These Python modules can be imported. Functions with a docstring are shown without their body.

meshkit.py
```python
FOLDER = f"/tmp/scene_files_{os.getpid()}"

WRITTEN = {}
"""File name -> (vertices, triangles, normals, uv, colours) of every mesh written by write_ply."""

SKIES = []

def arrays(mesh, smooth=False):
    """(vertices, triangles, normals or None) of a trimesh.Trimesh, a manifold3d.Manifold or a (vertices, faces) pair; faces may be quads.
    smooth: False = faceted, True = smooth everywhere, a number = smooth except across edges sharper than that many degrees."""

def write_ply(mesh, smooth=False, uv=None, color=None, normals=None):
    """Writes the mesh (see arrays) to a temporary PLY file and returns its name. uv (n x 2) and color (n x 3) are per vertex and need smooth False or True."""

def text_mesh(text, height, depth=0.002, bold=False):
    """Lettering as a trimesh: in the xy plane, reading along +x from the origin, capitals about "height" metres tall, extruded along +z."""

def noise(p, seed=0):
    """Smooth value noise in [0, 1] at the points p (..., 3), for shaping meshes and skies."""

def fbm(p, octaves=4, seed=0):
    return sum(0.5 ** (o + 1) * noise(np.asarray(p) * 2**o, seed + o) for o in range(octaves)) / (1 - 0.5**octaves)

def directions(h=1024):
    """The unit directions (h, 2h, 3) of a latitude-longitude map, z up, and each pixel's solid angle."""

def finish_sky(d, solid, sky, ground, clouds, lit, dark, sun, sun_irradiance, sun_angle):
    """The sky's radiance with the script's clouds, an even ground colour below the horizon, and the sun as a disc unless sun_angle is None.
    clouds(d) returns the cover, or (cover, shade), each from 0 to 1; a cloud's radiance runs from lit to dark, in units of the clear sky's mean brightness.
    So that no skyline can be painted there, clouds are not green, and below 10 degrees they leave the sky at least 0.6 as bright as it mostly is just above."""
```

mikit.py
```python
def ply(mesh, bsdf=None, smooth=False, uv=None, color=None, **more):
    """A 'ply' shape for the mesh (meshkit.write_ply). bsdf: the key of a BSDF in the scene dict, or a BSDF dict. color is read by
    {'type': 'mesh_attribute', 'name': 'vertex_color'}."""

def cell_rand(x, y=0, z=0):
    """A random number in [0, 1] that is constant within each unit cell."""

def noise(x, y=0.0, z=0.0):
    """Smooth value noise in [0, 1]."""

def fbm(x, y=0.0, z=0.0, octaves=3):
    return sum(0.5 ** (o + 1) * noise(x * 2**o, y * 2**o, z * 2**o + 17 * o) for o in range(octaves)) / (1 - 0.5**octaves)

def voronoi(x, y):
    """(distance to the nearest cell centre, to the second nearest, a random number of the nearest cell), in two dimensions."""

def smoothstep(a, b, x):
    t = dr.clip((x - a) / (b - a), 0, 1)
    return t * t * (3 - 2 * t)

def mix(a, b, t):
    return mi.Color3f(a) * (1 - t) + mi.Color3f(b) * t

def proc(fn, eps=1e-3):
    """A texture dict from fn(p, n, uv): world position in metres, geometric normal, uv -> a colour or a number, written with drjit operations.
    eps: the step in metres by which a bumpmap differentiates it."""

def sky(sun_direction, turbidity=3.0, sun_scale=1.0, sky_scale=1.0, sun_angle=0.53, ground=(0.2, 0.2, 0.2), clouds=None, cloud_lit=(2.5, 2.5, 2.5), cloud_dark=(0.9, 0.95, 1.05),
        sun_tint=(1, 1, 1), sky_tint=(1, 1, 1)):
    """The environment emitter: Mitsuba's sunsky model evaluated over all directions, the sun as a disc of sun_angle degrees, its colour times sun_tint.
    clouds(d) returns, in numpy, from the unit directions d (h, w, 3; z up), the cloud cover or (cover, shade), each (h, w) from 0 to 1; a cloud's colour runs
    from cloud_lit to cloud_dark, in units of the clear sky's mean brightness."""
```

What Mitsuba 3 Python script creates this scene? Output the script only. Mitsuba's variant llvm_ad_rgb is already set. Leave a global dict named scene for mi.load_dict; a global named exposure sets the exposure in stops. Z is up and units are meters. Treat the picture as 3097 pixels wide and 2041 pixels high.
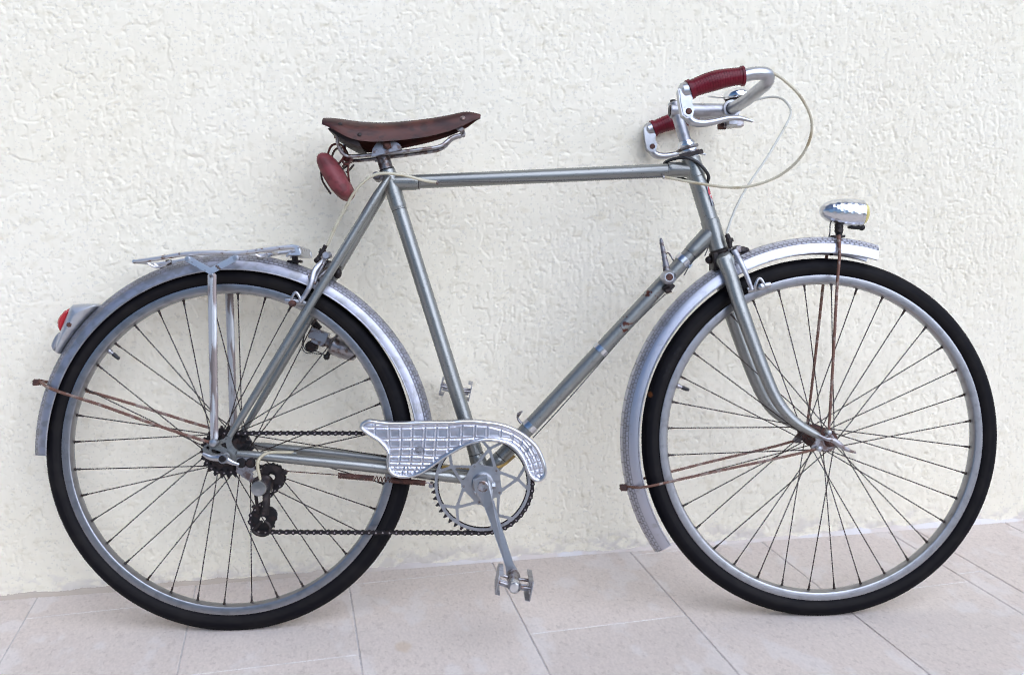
import math
import numpy as np, trimesh, drjit as dr, mitsuba as mi, mikit, meshkit
from scipy.interpolate import CubicSpline
from scipy.spatial import Delaunay, cKDTree
from shapely.geometry import Polygon, LineString, Point
from shapely import contains_xy
T4 = mi.ScalarTransform4f
scene, labels = {}, {}
RNG = np.random.default_rng(7)

# ------------------------------------------------------------------ camera, sky, exposure
EYE = np.array([0, 0, .8655])
FWD, UPV = np.array([.2172, .96002, -.17657]), np.array([.05066, .16956, .98422])
scene['camera'] = {'type': 'perspective', 'fov': 55.4, 'fov_axis': 'x', 'near_clip': .05, 'far_clip': 400.,
                   'to_world': T4().look_at(origin=EYE.tolist(), target=(EYE + FWD).tolist(), up=UPV.tolist())}
exposure = 1.48


def clouds(d):
    """Broken cumulus, piled up opposite the sun (ahead of the wall and to the right), blue between."""
    n = meshkit.fbm(np.stack([d[..., 0] * 2.6, d[..., 1] * 2.6, d[..., 2] * 3.6], -1) + 5.3, 5, 3)
    bank = d @ np.array([.36, -.66, .66])
    cover = np.clip((n + 1.15 * bank - 1.36) / .16, 0, 1)
    return cover * .97, np.clip((n - .60) / .25, 0, 1) * .3


# the sun stands low behind the house, so everything seen is in its open shade
scene['sky'] = mikit.sky((.30, .80, .45), turbidity=3, clouds=clouds, cloud_lit=(15.2, 16.7, 20.0), cloud_dark=(7.8, 8.6, 10.3), ground=(.3, .28, .25), sky_tint=(.84, .99, 1.28))

# ------------------------------------------------------------------ helpers
WALL_A, WALL_B = 2.0215, -.0602                   # foot of the wall: y = A + B x
HEAD, LEAN = math.radians(-11.137), math.radians(8.483)
EX = np.array([math.cos(HEAD), math.sin(HEAD), 0])
NN = np.array([-math.sin(HEAD), math.cos(HEAD), 0])
EZ = math.cos(LEAN) * np.array([0, 0, 1.]) + math.sin(LEAN) * NN
EY = np.cross(EZ, EX)
ORG = np.array([-.1375, 1.8041, 0])
BIKE_M = np.eye(4); BIKE_M[:3, 0], BIKE_M[:3, 1], BIKE_M[:3, 2], BIKE_M[:3, 3] = EX, EY, EZ, ORG
BIKE = T4(BIKE_M.tolist())                        # bicycle axes: x ahead, y to its left (the wall side), z up its own plane


def number(key):
    if key not in scene: return key
    n = 1
    while f'{key}_{n:03d}' in scene: n += 1
    return f'{key}_{n:03d}'


def put(key, mesh, mat, smooth=38, world=BIKE, uv=None, label=None, **kw):
    key = number(key)
    if isinstance(mesh, list): mesh = trimesh.util.concatenate(mesh)
    scene[key] = mikit.ply(mesh, mat, smooth=smooth, uv=uv, **({'to_world': world} if world is not None else {}))
    lab = {}
    if label: lab['label'] = label
    lab.update(kw)
    if lab: labels[key] = lab
    return key


def unit(v):
    v = np.asarray(v, float); return v / (np.linalg.norm(v) + 1e-12)


def curve(pts, n=40, closed=False):
    """A smooth curve through the points, by chord length."""
    p = np.asarray(pts, float)
    if closed: p = np.vstack([p, p[:1]])
    if len(p) == 2: return np.linspace(p[0], p[1], max(n, 2))
    t = np.r_[0, np.cumsum(np.sqrt(np.linalg.norm(np.diff(p, axis=0), axis=1)))]
    c = CubicSpline(t, p, bc_type='periodic' if closed else 'natural')
    q = c(np.linspace(0, t[-1], n + (1 if closed else 0)))
    return q[:-1] if closed else q


def sweep(path, r, n=12, closed=False, up=(0, 1, 0), flat=1.0, cap=True):
    """A tube along the path; r may vary; flat scales the radius along `up`."""
    P = np.asarray(path, float); m = len(P)
    r = np.broadcast_to(np.asarray(r, float), (m,))
    tan = np.gradient(P, axis=0) if not closed else np.roll(P, -1, 0) - np.roll(P, 1, 0)
    tan /= np.linalg.norm(tan, axis=1, keepdims=True) + 1e-12
    u = np.asarray(up, float); frames = []
    u = u - tan[0] * (u @ tan[0])
    if np.linalg.norm(u) < .1: u = np.array([1., 0, 0]) - tan[0] * tan[0][0]
    u = unit(u)
    for k in range(m):
        u = unit(u - tan[k] * (u @ tan[k])); frames.append(u)
    U = np.array(frames); V = np.cross(tan, U)
    a = np.linspace(0, 2 * np.pi, n, endpoint=False)
    ring = P[:, None] + r[:, None, None] * (flat * np.cos(a)[None, :, None] * U[:, None] + np.sin(a)[None, :, None] * V[:, None])
    v = ring.reshape(-1, 3); f = []
    i, j = np.arange(m if closed else m - 1), np.arange(n)
    I, J = np.meshgrid(i, j, indexing='ij'); I2, J2 = (I + 1) % m, (J + 1) % n
    q = np.stack([I * n + J, I * n + J2, I2 * n + J2, I2 * n + J], -1).reshape(-1, 4)
    f = np.vstack([q[:, [0, 2, 1]], q[:, [0, 3, 2]]])
    if cap and not closed:
        v = np.vstack([v, P[:1], P[-1:]]); c0, c1 = len(v) - 2, len(v) - 1
        f = np.vstack([f, np.stack([np.full(n, c0), j, (j + 1) % n], 1), np.stack([np.full(n, c1), (m - 1) * n + (j + 1) % n, (m - 1) * n + j], 1)])
    t = trimesh.Trimesh(v, f, process=False)
    if t.volume < 0: t.invert()
    return t


def rod(a, b, r0, r1=None, n=16, bev=.15):
    """A round bar from a to b with slightly bevelled ends."""
    a, b = np.asarray(a, float), np.asarray(b, float); r1 = r0 if r1 is None else r1
    d = unit(b - a); e = min(bev * min(r0, r1), .3 * np.linalg.norm(b - a))
    return sweep([a, a + d * e, b - d * e, b], [r0 - e, r0, r1, r1 - e], n, up=(.3, .9, .2))


def lathe(profile, origin, axis, n=48, closed_profile=False, rfun=None):
    """profile: (radius, height along axis) rows."""
    p = np.asarray(profile, float); ax = unit(axis)
    u = unit(np.cross(ax, [0.3, .1, 1] if abs(ax[2]) < .9 else [1, 0, 0])); w = np.cross(ax, u)
    a = np.linspace(0, 2 * np.pi, n, endpoint=False)
    R = np.repeat(p[:, :1], n, 1)
    if rfun is not None: R = rfun(R, p[:, 1:], a[None])
    v = np.asarray(origin) + p[:, 1][:, None, None] * ax + R[..., None] * (np.cos(a)[None, :, None] * u + np.sin(a)[None, :, None] * w)
    m = len(p); I, J = np.meshgrid(np.arange(m if closed_profile else m - 1), np.arange(n), indexing='ij')
    I2, J2 = (I + 1) % m, (J + 1) % n
    q = np.stack([I * n + J, I * n + J2, I2 * n + J2, I2 * n + J], -1).reshape(-1, 4)
    t = trimesh.Trimesh(v.reshape(-1, 3), np.vstack([q[:, [0, 1, 2]], q[:, [0, 2, 3]]]), process=False)
    if t.volume < 0: t.invert()
    return t


def prism(poly, y0, y1, bev=0.0):
    """A plate: a shapely polygon or (x, z) list, between the planes y0 and y1 (y0 nearer the camera), its near edge bevelled."""
    if not isinstance(poly, Polygon): poly = Polygon(poly)
    poly = poly.buffer(0)
    if poly.geom_type != 'Polygon': poly = max(poly.geoms, key=lambda g: g.area)
    parts = []
    def ext(pg, a, b):
        t = trimesh.creation.extrude_polygon(pg, abs(b - a), engine='earcut')
        v = np.asarray(t.vertices); t.vertices = np.stack([v[:, 0], max(a, b) - v[:, 2], v[:, 1]], -1)
        if t.volume < 0: t.invert()
        return t
    if bev <= 0: return ext(poly, y0, y1)
    inner = poly.buffer(-bev)
    if inner.is_empty or inner.geom_type != 'Polygon': return ext(poly, y0, y1)
    return trimesh.util.concatenate([ext(poly, y0 + bev, y1), ext(inner, y0, y0 + bev * 1.02)])


def pill(a, b, w):
    return LineString([a, b]).buffer(w)


def box(c, s, ax=None, bev=.12):
    """A bevelled block; ax: three axis vectors."""
    h = np.asarray(s, float) / 2; e = bev * h.min()
    pts = []
    for sx in (-1, 1):
        for sy in (-1, 1):
            for sz in (-1, 1):
                g = np.array([sx, sy, sz])
                for k in range(3):
                    q = h.copy(); q -= e; q[k] += e; pts.append(g * q)
    hull = trimesh.convex.convex_hull(np.array(pts))
    v = np.asarray(hull.vertices)
    if ax is not None: v = v @ np.array([unit(a) for a in ax])
    return trimesh.Trimesh(v + np.asarray(c), hull.faces, process=False)


def ball(c, r, s=(1, 1, 1), sub=3):
    t = trimesh.creation.icosphere(sub, 1.0); t.vertices = np.asarray(t.vertices) * r * np.asarray(s) + np.asarray(c); return t


def mirror(t):
    t = t.copy(); v = np.asarray(t.vertices).copy(); v[:, 1] *= -1; t.vertices = v; t.invert(); return t


def flip(p):
    p = np.array(p, float); p[..., 1] *= -1; return p


def puff(poly, hw, inset, power, n=72, rows=17):
    """A rounded body: the outline poly (x, z) swelling between y = -hw and hw, drawn in by `inset` at its flanks."""
    pp = (poly if isinstance(poly, Polygon) else Polygon(poly)).buffer(0); c = pp.centroid; L = []
    for y in np.linspace(-1, 1, rows):
        i = inset * (1 - math.sqrt(max(1 - abs(y) ** power, 0)))
        ring = np.array(pp.buffer(-i).exterior.segmentize(.001).coords)[:-1]
        th = np.arctan2(ring[:, 1] - c.y, ring[:, 0] - c.x); q = np.linspace(-np.pi, np.pi, n + 1)[:-1]; o = np.argsort(th)
        r = np.interp(q, th[o], np.hypot(ring[:, 0] - c.x, ring[:, 1] - c.y)[o], period=2 * np.pi)
        L.append(np.stack([c.x + r * np.cos(q), np.full(n, hw * y), c.y + r * np.sin(q)], -1))
    V = np.array(L); I, J = np.meshgrid(np.arange(rows - 1), np.arange(n), indexing='ij'); J2 = (J + 1) % n
    q = np.stack([I * n + J, I * n + J2, (I + 1) * n + J2, (I + 1) * n + J], -1).reshape(-1, 4)
    v = np.vstack([V.reshape(-1, 3), V[0].mean(0), V[-1].mean(0)]); j = np.arange(n); e = (rows - 1) * n
    f = np.vstack([q[:, [0, 1, 2]], q[:, [0, 2, 3]], np.stack([np.full(n, len(v) - 2), (j + 1) % n, j], 1), np.stack([np.full(n, len(v) - 1), e + j, e + (j + 1) % n], 1)])
    t = trimesh.Trimesh(v, f, process=False)
    if t.volume < 0: t.invert()
    return t


def pillow_body(poly, edge, hw, inset, pitch=.0011):
    """A smooth pressed shell: half width `edge` round its outline (x, z), rising to hw within `inset` of it."""
    pg = (poly if isinstance(poly, Polygon) else Polygon(poly)).buffer(0)
    x0, z0, x1, z1 = pg.bounds; gx, gz = np.meshgrid(np.arange(x0, x1, pitch), np.arange(z0, z1, pitch), indexing='ij')
    p = np.stack([gx.ravel(), gz.ravel()], -1); p = p[contains_xy(pg.buffer(-.4 * pitch), p[:, 0], p[:, 1])]
    rim = np.array(pg.exterior.segmentize(pitch).coords)[:-1]; p = np.vstack([rim, p])
    tri = Delaunay(p).simplices; c = p[tri].mean(1); tri = tri[contains_xy(pg, c[:, 0], c[:, 1])]
    d = cKDTree(np.array(pg.exterior.segmentize(.0004).coords)).query(p)[0]
    h = edge + (hw - edge) * np.sqrt(np.clip(1 - (1 - np.clip(d / inset, 0, 1)) ** 2, 0, 1))
    a = trimesh.Trimesh(np.stack([p[:, 0], -h, p[:, 1]], -1), tri, process=False)
    if a.face_normals[:, 1].mean() > 0: a.invert()
    return trimesh.util.concatenate([a, mirror(a), prism(pg, -edge, edge)])


# ------------------------------------------------------------------ materials
P_, N_, FB, SM, MX = mikit.proc, mikit.noise, mikit.fbm, mikit.smoothstep, mikit.mix


def bike_xyz(p):
    """World position -> coordinates in the bicycle's own axes (so that wear stays on the thing)."""
    q = [p.x - float(ORG[0]), p.y - float(ORG[1]), p.z]
    return [q[0] * float(e[0]) + q[1] * float(e[1]) + q[2] * float(e[2]) for e in (EX, EY, EZ)]


def principled(key, color, rough, metallic=0.0, bump=None, bscale=1.0, **kw):
    m = {'type': 'principled', 'base_color': P_(color) if callable(color) else {'type': 'rgb', 'value': list(color)},
         'roughness': P_(rough) if callable(rough) else float(rough), 'metallic': P_(metallic) if callable(metallic) else float(metallic), **kw}
    if bump is not None: m = {'type': 'bumpmap', 'arbitrary': P_(bump, eps=4e-4), 'scale': bscale, 'bsdf': m}
    scene[key] = {'type': 'twosided', 'bsdf': m}


def worn(base, dirt, scale, lo, hi, s2=None):
    def f(p, n, uv):
        x, y, z = bike_xyz(p)
        k = SM(lo, hi, FB(x * scale, y * scale, z * scale, octaves=3))
        return MX(base, dirt, k)
    return f


def rvar(a, b, scale):
    def f(p, n, uv):
        x, y, z = bike_xyz(p)
        return a + (b - a) * FB(x * scale, y * scale, z * scale)
    return f


def frame_color(p, n, uv):
    x, y, z = bike_xyz(p)
    speck = SM(.70, .76, FB(x * 420, y * 420, z * 420, octaves=2))
    col = MX((.280, .282, .268), (.24, .242, .23), FB(x * 30, y * 30, z * 30))
    col = MX(col, (.09, .075, .06), speck * .55)
    # chipped paint showing rust along the upper down tube
    t = (x - .4755) * .691 + (z - .28) * .723          # distance up the down tube, and off its axis
    on = 1 - SM(.018, .020, dr.abs((z - .28) * .691 - (x - .4755) * .723))
    fl = FB(x * 150, y * 150, z * 150, octaves=4)
    c1 = 1 - SM(.2, 1., dr.square((t - .470) / .012) + dr.square((y + .012) / .007) + 6. * (fl - .34))
    c2 = 1 - SM(.2, 1., dr.square((t - .395) / .026) + dr.square((y + .013) / .005) + 8. * (fl - .34))
    chip = dr.clip(c1 + c2, 0, 1) * on
    return MX(col, (.10, .032, .02), chip)


principled('mat_frame', frame_color, 0.32, .75, specular=.5, clearcoat=.35, clearcoat_gloss=.85)
principled('mat_alu', worn((.47, .475, .50), (.41, .41, .43), 70, .52, .72), 0.33, 1.0)
principled('mat_alu_bright', worn((.70, .71, .74), (.60, .60, .62), 60, .5, .75), 0.20, 1.0)
principled('mat_alu_satin', worn((.56, .57, .60), (.48, .48, .51), 70, .5, .75), .46, 1.0)
principled('mat_alu_dull', worn((.42, .42, .45), (.34, .33, .35), 90, .45, .65), 0.44, 1.0)
principled('mat_guard', worn((.60, .60, .66), (.52, .52, .57), 50, .5, .75), .33, 1.0)
principled('mat_chrome', (.72, .73, .75), .07, 1.0)
principled('mat_rim', worn((.34, .34, .358), (.28, .28, .295), 90, .5, .75), 0.34, 1.0)
principled('mat_rack', worn((.64, .64, .67), (.24, .15, .11), 130, .60, .76), 0.32, .9)


def leg_color(p, n, uv):
    x, y, z = bike_xyz(p)
    k = SM(.50, .62, FB(x * 160, y * 160, z * 14, octaves=3))
    return MX((.52, .515, .52), (.14, .080, .060), k * .75)


principled('mat_rack_leg', leg_color, .42, .65)
principled('mat_rust', worn((.085, .032, .022), (.045, .019, .015), 160, .4, .65), .75)
principled('mat_rust_rod', worn((.15, .070, .048), (.27, .205, .175), 120, .5, .7), .55, .3)
principled('mat_spoke', worn((.060, .052, .050), (.040, .026, .021), 150, .4, .6), .45, .6)
principled('mat_grime', worn((.014, .012, .013), (.035, .020, .017), 120, .5, .7), 0.47, .5)
principled('mat_chain', worn((.014, .011, .013), (.030, .020, .019), 200, .5, .7), .42, .45)
principled('mat_pin', (.40, .34, .34), .4, .8)
principled('mat_steel_dark', worn((.20, .19, .20), (.10, .07, .06), 140, .45, .65), 0.38, .8)
principled('mat_steel_worn', worn((.36, .345, .36), (.19, .135, .12), 130, .45, .68), 0.35, .9)
principled('mat_brown_steel', worn((.013, .0085, .0085), (.038, .024, .021), 150, .48, .72), .5, .35)


def tyre_color(p, n, uv):
    x, y, z = bike_xyz(p)
    dust = SM(.45, .75, FB(x * 28, y * 28, z * 28, octaves=4))
    spot = dr.square(x - .7938) + dr.square(z - .4322) + dr.square((y + .013) * .4)
    if_ = (1 - SM(.000012, .000050, spot + .00004 * (FB(x * 300, y * 300, z * 300) - .5)))
    side = SM(.026, .030, dr.abs(uv.y)) * (1 - SM(.038, .042, dr.abs(uv.y)))
    dust = dr.clip(dust + side * (.5 + .9 * FB(x * 55, y * 55, z * 55, octaves=3)), 0, 1.5)
    return MX(MX((.0055, .005, .0068), (.0105, .0092, .0098), dust), (.16, .055, .018), if_ * .8)


def tyre_bump(p, n, uv):
    u, v = uv.x, uv.y                                   # metres round the tyre and across it
    a = dr.abs(v)
    rib = .5 + .5 * dr.cos(u * 1150 + dr.select(v > 0, 3.1, 0.))
    tread = SM(.010, .013, a) * 0 + (1 - SM(.010, .012, a)) * (.5 + .5 * dr.cos(v * 1900))
    return (SM(.0105, .012, a) * (1 - SM(.017, .019, a)) * rib + tread) * .0005


principled('mat_tyre', tyre_color, .6, bump=tyre_bump, specular=.1)
principled('mat_rubber', (.010, .009, .011), .5)
principled('mat_black_cable', (.014, .014, .016), .35)
principled('mat_cable', worn((.52, .47, .345), (.38, .30, .18), 45, .5, .75), .4)
principled('mat_cable_tan', worn((.40, .345, .235), (.28, .23, .15), 45, .5, .75), .4)
principled('mat_cable_pale', worn((.50, .48, .42), (.42, .385, .31), 60, .5, .75), .35)
principled('mat_cable_gold', worn((.42, .26, .07), (.20, .12, .05), 60, .5, .75), .4)
principled('mat_wire', (.085, .08, .08), .4, .5)
principled('mat_grip', worn((.135, .004, .014), (.095, .003, .010), 60, .4, .7), .34, specular=.3)
principled('mat_red_lens', (.36, .006, .012), .12, specular=.6, clearcoat=.6)
principled('mat_amber_lens', worn((.55, .47, .16), (.45, .37, .12), 50, .4, .7), .18, specular=.6)


def leather_color(p, n, uv):
    x, y, z = bike_xyz(p)
    k = SM(.38, .68, FB(x * 22, y * 40, z * 40, octaves=4))
    c = MX((.028, .0085, .0085), (.072, .019, .013), k)
    return MX(c, (.028, .011, .009), SM(.6, .75, FB(x * 90 + 3, y * 90, z * 90)) * .7)


def leather_bump(p, n, uv):
    x, y, z = bike_xyz(p)
    return FB(x * 600, y * 600, z * 600, octaves=2) * .0004


principled('mat_leather', leather_color, 0.42, bump=leather_bump, specular=.28)
principled('mat_leather_dark', (.022, .011, .010), .55)
principled('mat_pouch', worn((.185, .040, .045), (.12, .028, .030), 70, .45, .7), .55, bump=leather_bump, specular=.35)
principled('mat_strap', worn((.10, .022, .018), (.05, .012, .010), 90, .45, .7), .5, specular=.4)


def badge_color(p, n, uv):
    u, v = uv.x, uv.y                                   # across and down the badge, 0..1
    red = (1 - SM(.86, .92, dr.sqrt(dr.square((u - .5) / .5) + dr.square((v - .42) / .40))))
    c = MX((.30, .32, .34), (.45, .03, .05), red)
    line = (1 - SM(.02, .04, dr.abs(v - .45 + .25 * (u - .5)))) * red
    c = MX(c, (.55, .5, .5), line)
    low = SM(.80, .83, v)
    c = MX(c, (.025, .025, .05), low * (1 - SM(.32, .36, dr.abs(u - .5))))
    return MX(c, (.03, .03, .05), SM(.40, .44, dr.abs(u - .5)) * (1 - red))


principled('mat_badge', badge_color, .35)


def emboss(u, v, w, h):
    """Brick-like relief of cells w by h metres: 1 on a cell, 0 in its groove."""
    row = dr.floor(v / h); uu = u / w + .5 * (row - 2 * dr.floor(row / 2)) + .12 * mikit.cell_rand(row, 3, 1)
    du = dr.abs(uu - dr.floor(uu) - .5) * w; dv = dr.abs(v / h - row - .5) * h
    return SM(0., .0018, .5 * w - du) * SM(0., .0014, .5 * h - dv)


def guard_bump(p, n, uv):
    u, v = uv.x, dr.abs(uv.y)                           # along the mudguard, across it from its crown
    big = emboss(u, v, .024, .0135) * (1 - SM(.0125, .0135, v))
    small = emboss(u + .003, v - .0135, .0095, .0062) * SM(.0130, .0136, v) * (1 - SM(.0255, .0262, v))
    plain = SM(.0258, .0266, v)
    return (big + small + plain) * .0014 + FB(u * 300, uv.y * 300, 0.) * .0001


def mud_color(lo, g):
    def f(p, n, uv):
        x, y, z = bike_xyz(p)
        v = dr.abs(uv.y)
        k = SM(lo, lo + .22, FB(x * 60, y * 60, z * 60, octaves=4))
        groove = emboss(uv.x, v, .024, .0135) * (1 - SM(.0125, .0135, v)) + emboss(uv.x + .003, v - .0135, .0095, .0062) * SM(.0130, .0136, v) + SM(.0258, .0266, v)
        dirt = (1 - dr.clip(groove, 0, 1)) * .6          # old polish and dirt lodged in the pressed lines
        c = MX((g, g, g + .06), (g * .8, g * .79, g * .83), k)
        return MX(c, (.16, .14, .14), dirt)
    return f


principled('mat_mudguard', mud_color(.58, .53), .38, 1.0, bump=guard_bump)
principled('mat_mudguard_old', mud_color(.42, .42), .46, 1.0, bump=guard_bump)


# --- wall and floor
def wall_color(p, n, uv):
    k = FB(p.x * 3.1, p.y, p.z * 3.1, octaves=4)
    c = MX((.855, .796, .668), (.832, .760, .605), k)
    c = MX(c, (.75, .68, .53), SM(.60, .80, FB(p.x * 60 + 4, p.y, p.z * 60, octaves=4)) * .7)
    c = MX(c, (.50, .475, .42), SM(.63, .72, FB(p.x * 230, p.y * 230, p.z * 190, octaves=3)) * .30)
    foot = SM(.055, .0, p.z + .05 * (FB(p.x * 24, 0., p.z * 24) - .5))
    return MX(c, (.66, .60, .53), foot * SM(.35, .6, FB(p.x * 40, 2., p.z * 60, octaves=4)))


principled('mat_wall', wall_color, .95, specular=.15,
           bump=lambda p, n, uv: (FB(p.x * 380, p.y * 380, p.z * 380, octaves=2)) * .0016)
TX0, TW, TL = -.2285, .3133, .6090


def tile_color(p, n, uv):
    i = dr.floor((p.x - TX0) / TW)
    y = p.y + 0.
    r = mikit.cell_rand(i, dr.floor((y - .73) / .305), 2)
    c = MX((.566, .488, .430), (.538, .462, .410), FB(p.x * 9, p.y * 9, 0., octaves=4))
    c = MX(c, (.555, .485, .425), SM(.52, .74, FB(p.x * 5 + 7, p.y * 5, 1., octaves=4)) * .5)
    c = c * (.97 + .06 * r)
    grain = FB(p.x * 330, p.y * 180, 0., octaves=3)
    c = c * (.90 + .2 * grain)
    c = MX(c, (.33, .27, .23), SM(.66, .76, FB(p.x * 150, p.y * 90, 4., octaves=3)) * .24)
    # pale cement smears left by grouting, denser by the joints
    fx = (p.x - TX0) / TW; fx = dr.abs(fx - dr.floor(fx + .5)) * TW
    sm = SM(.60, .76, FB(p.x * 21, p.y * 13, 8., octaves=5) + .17 * (1 - SM(.0, .045, fx)))
    c = MX(c, (.645, .610, .59), sm * .32)
    # one orange stain
    q = dr.sqrt(dr.square((p.x - .165) / .017) + dr.square((p.y - 1.655) / .024))
    return MX(c, (.44, .30, .15), (1 - SM(.5, 1.1, q + .5 * (FB(p.x * 90, p.y * 90, 0.) - .5))) * .32)


principled('mat_tile', tile_color, .62, specular=.35, bump=lambda p, n, uv: FB(p.x * 260, p.y * 260, 0., octaves=3) * .0006)
principled('mat_grout', worn((.45, .41, .385), (.36, .33, .31), 60, .4, .7), .9)
principled('mat_grout_pale', worn((.66, .615, .575), (.57, .52, .48), 60, .4, .7), .9)


def plaza_color(p, n, uv):
    u = p.x / .31; u = dr.abs(u - dr.floor(u) - .5)
    v = p.y / .61 + .5 * (dr.floor(p.x / .31) - 2 * dr.floor(p.x / .62)); v = dr.abs(v - dr.floor(v) - .5)
    j = dr.maximum(SM(.488, .494, u), SM(.493, .497, v))
    return MX(MX((.56, .487, .43), (.50, .44, .40), FB(p.x * 4, p.y * 4, 0.)), (.42, .38, .35), j)


principled('mat_plaza', plaza_color, .7)

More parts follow.
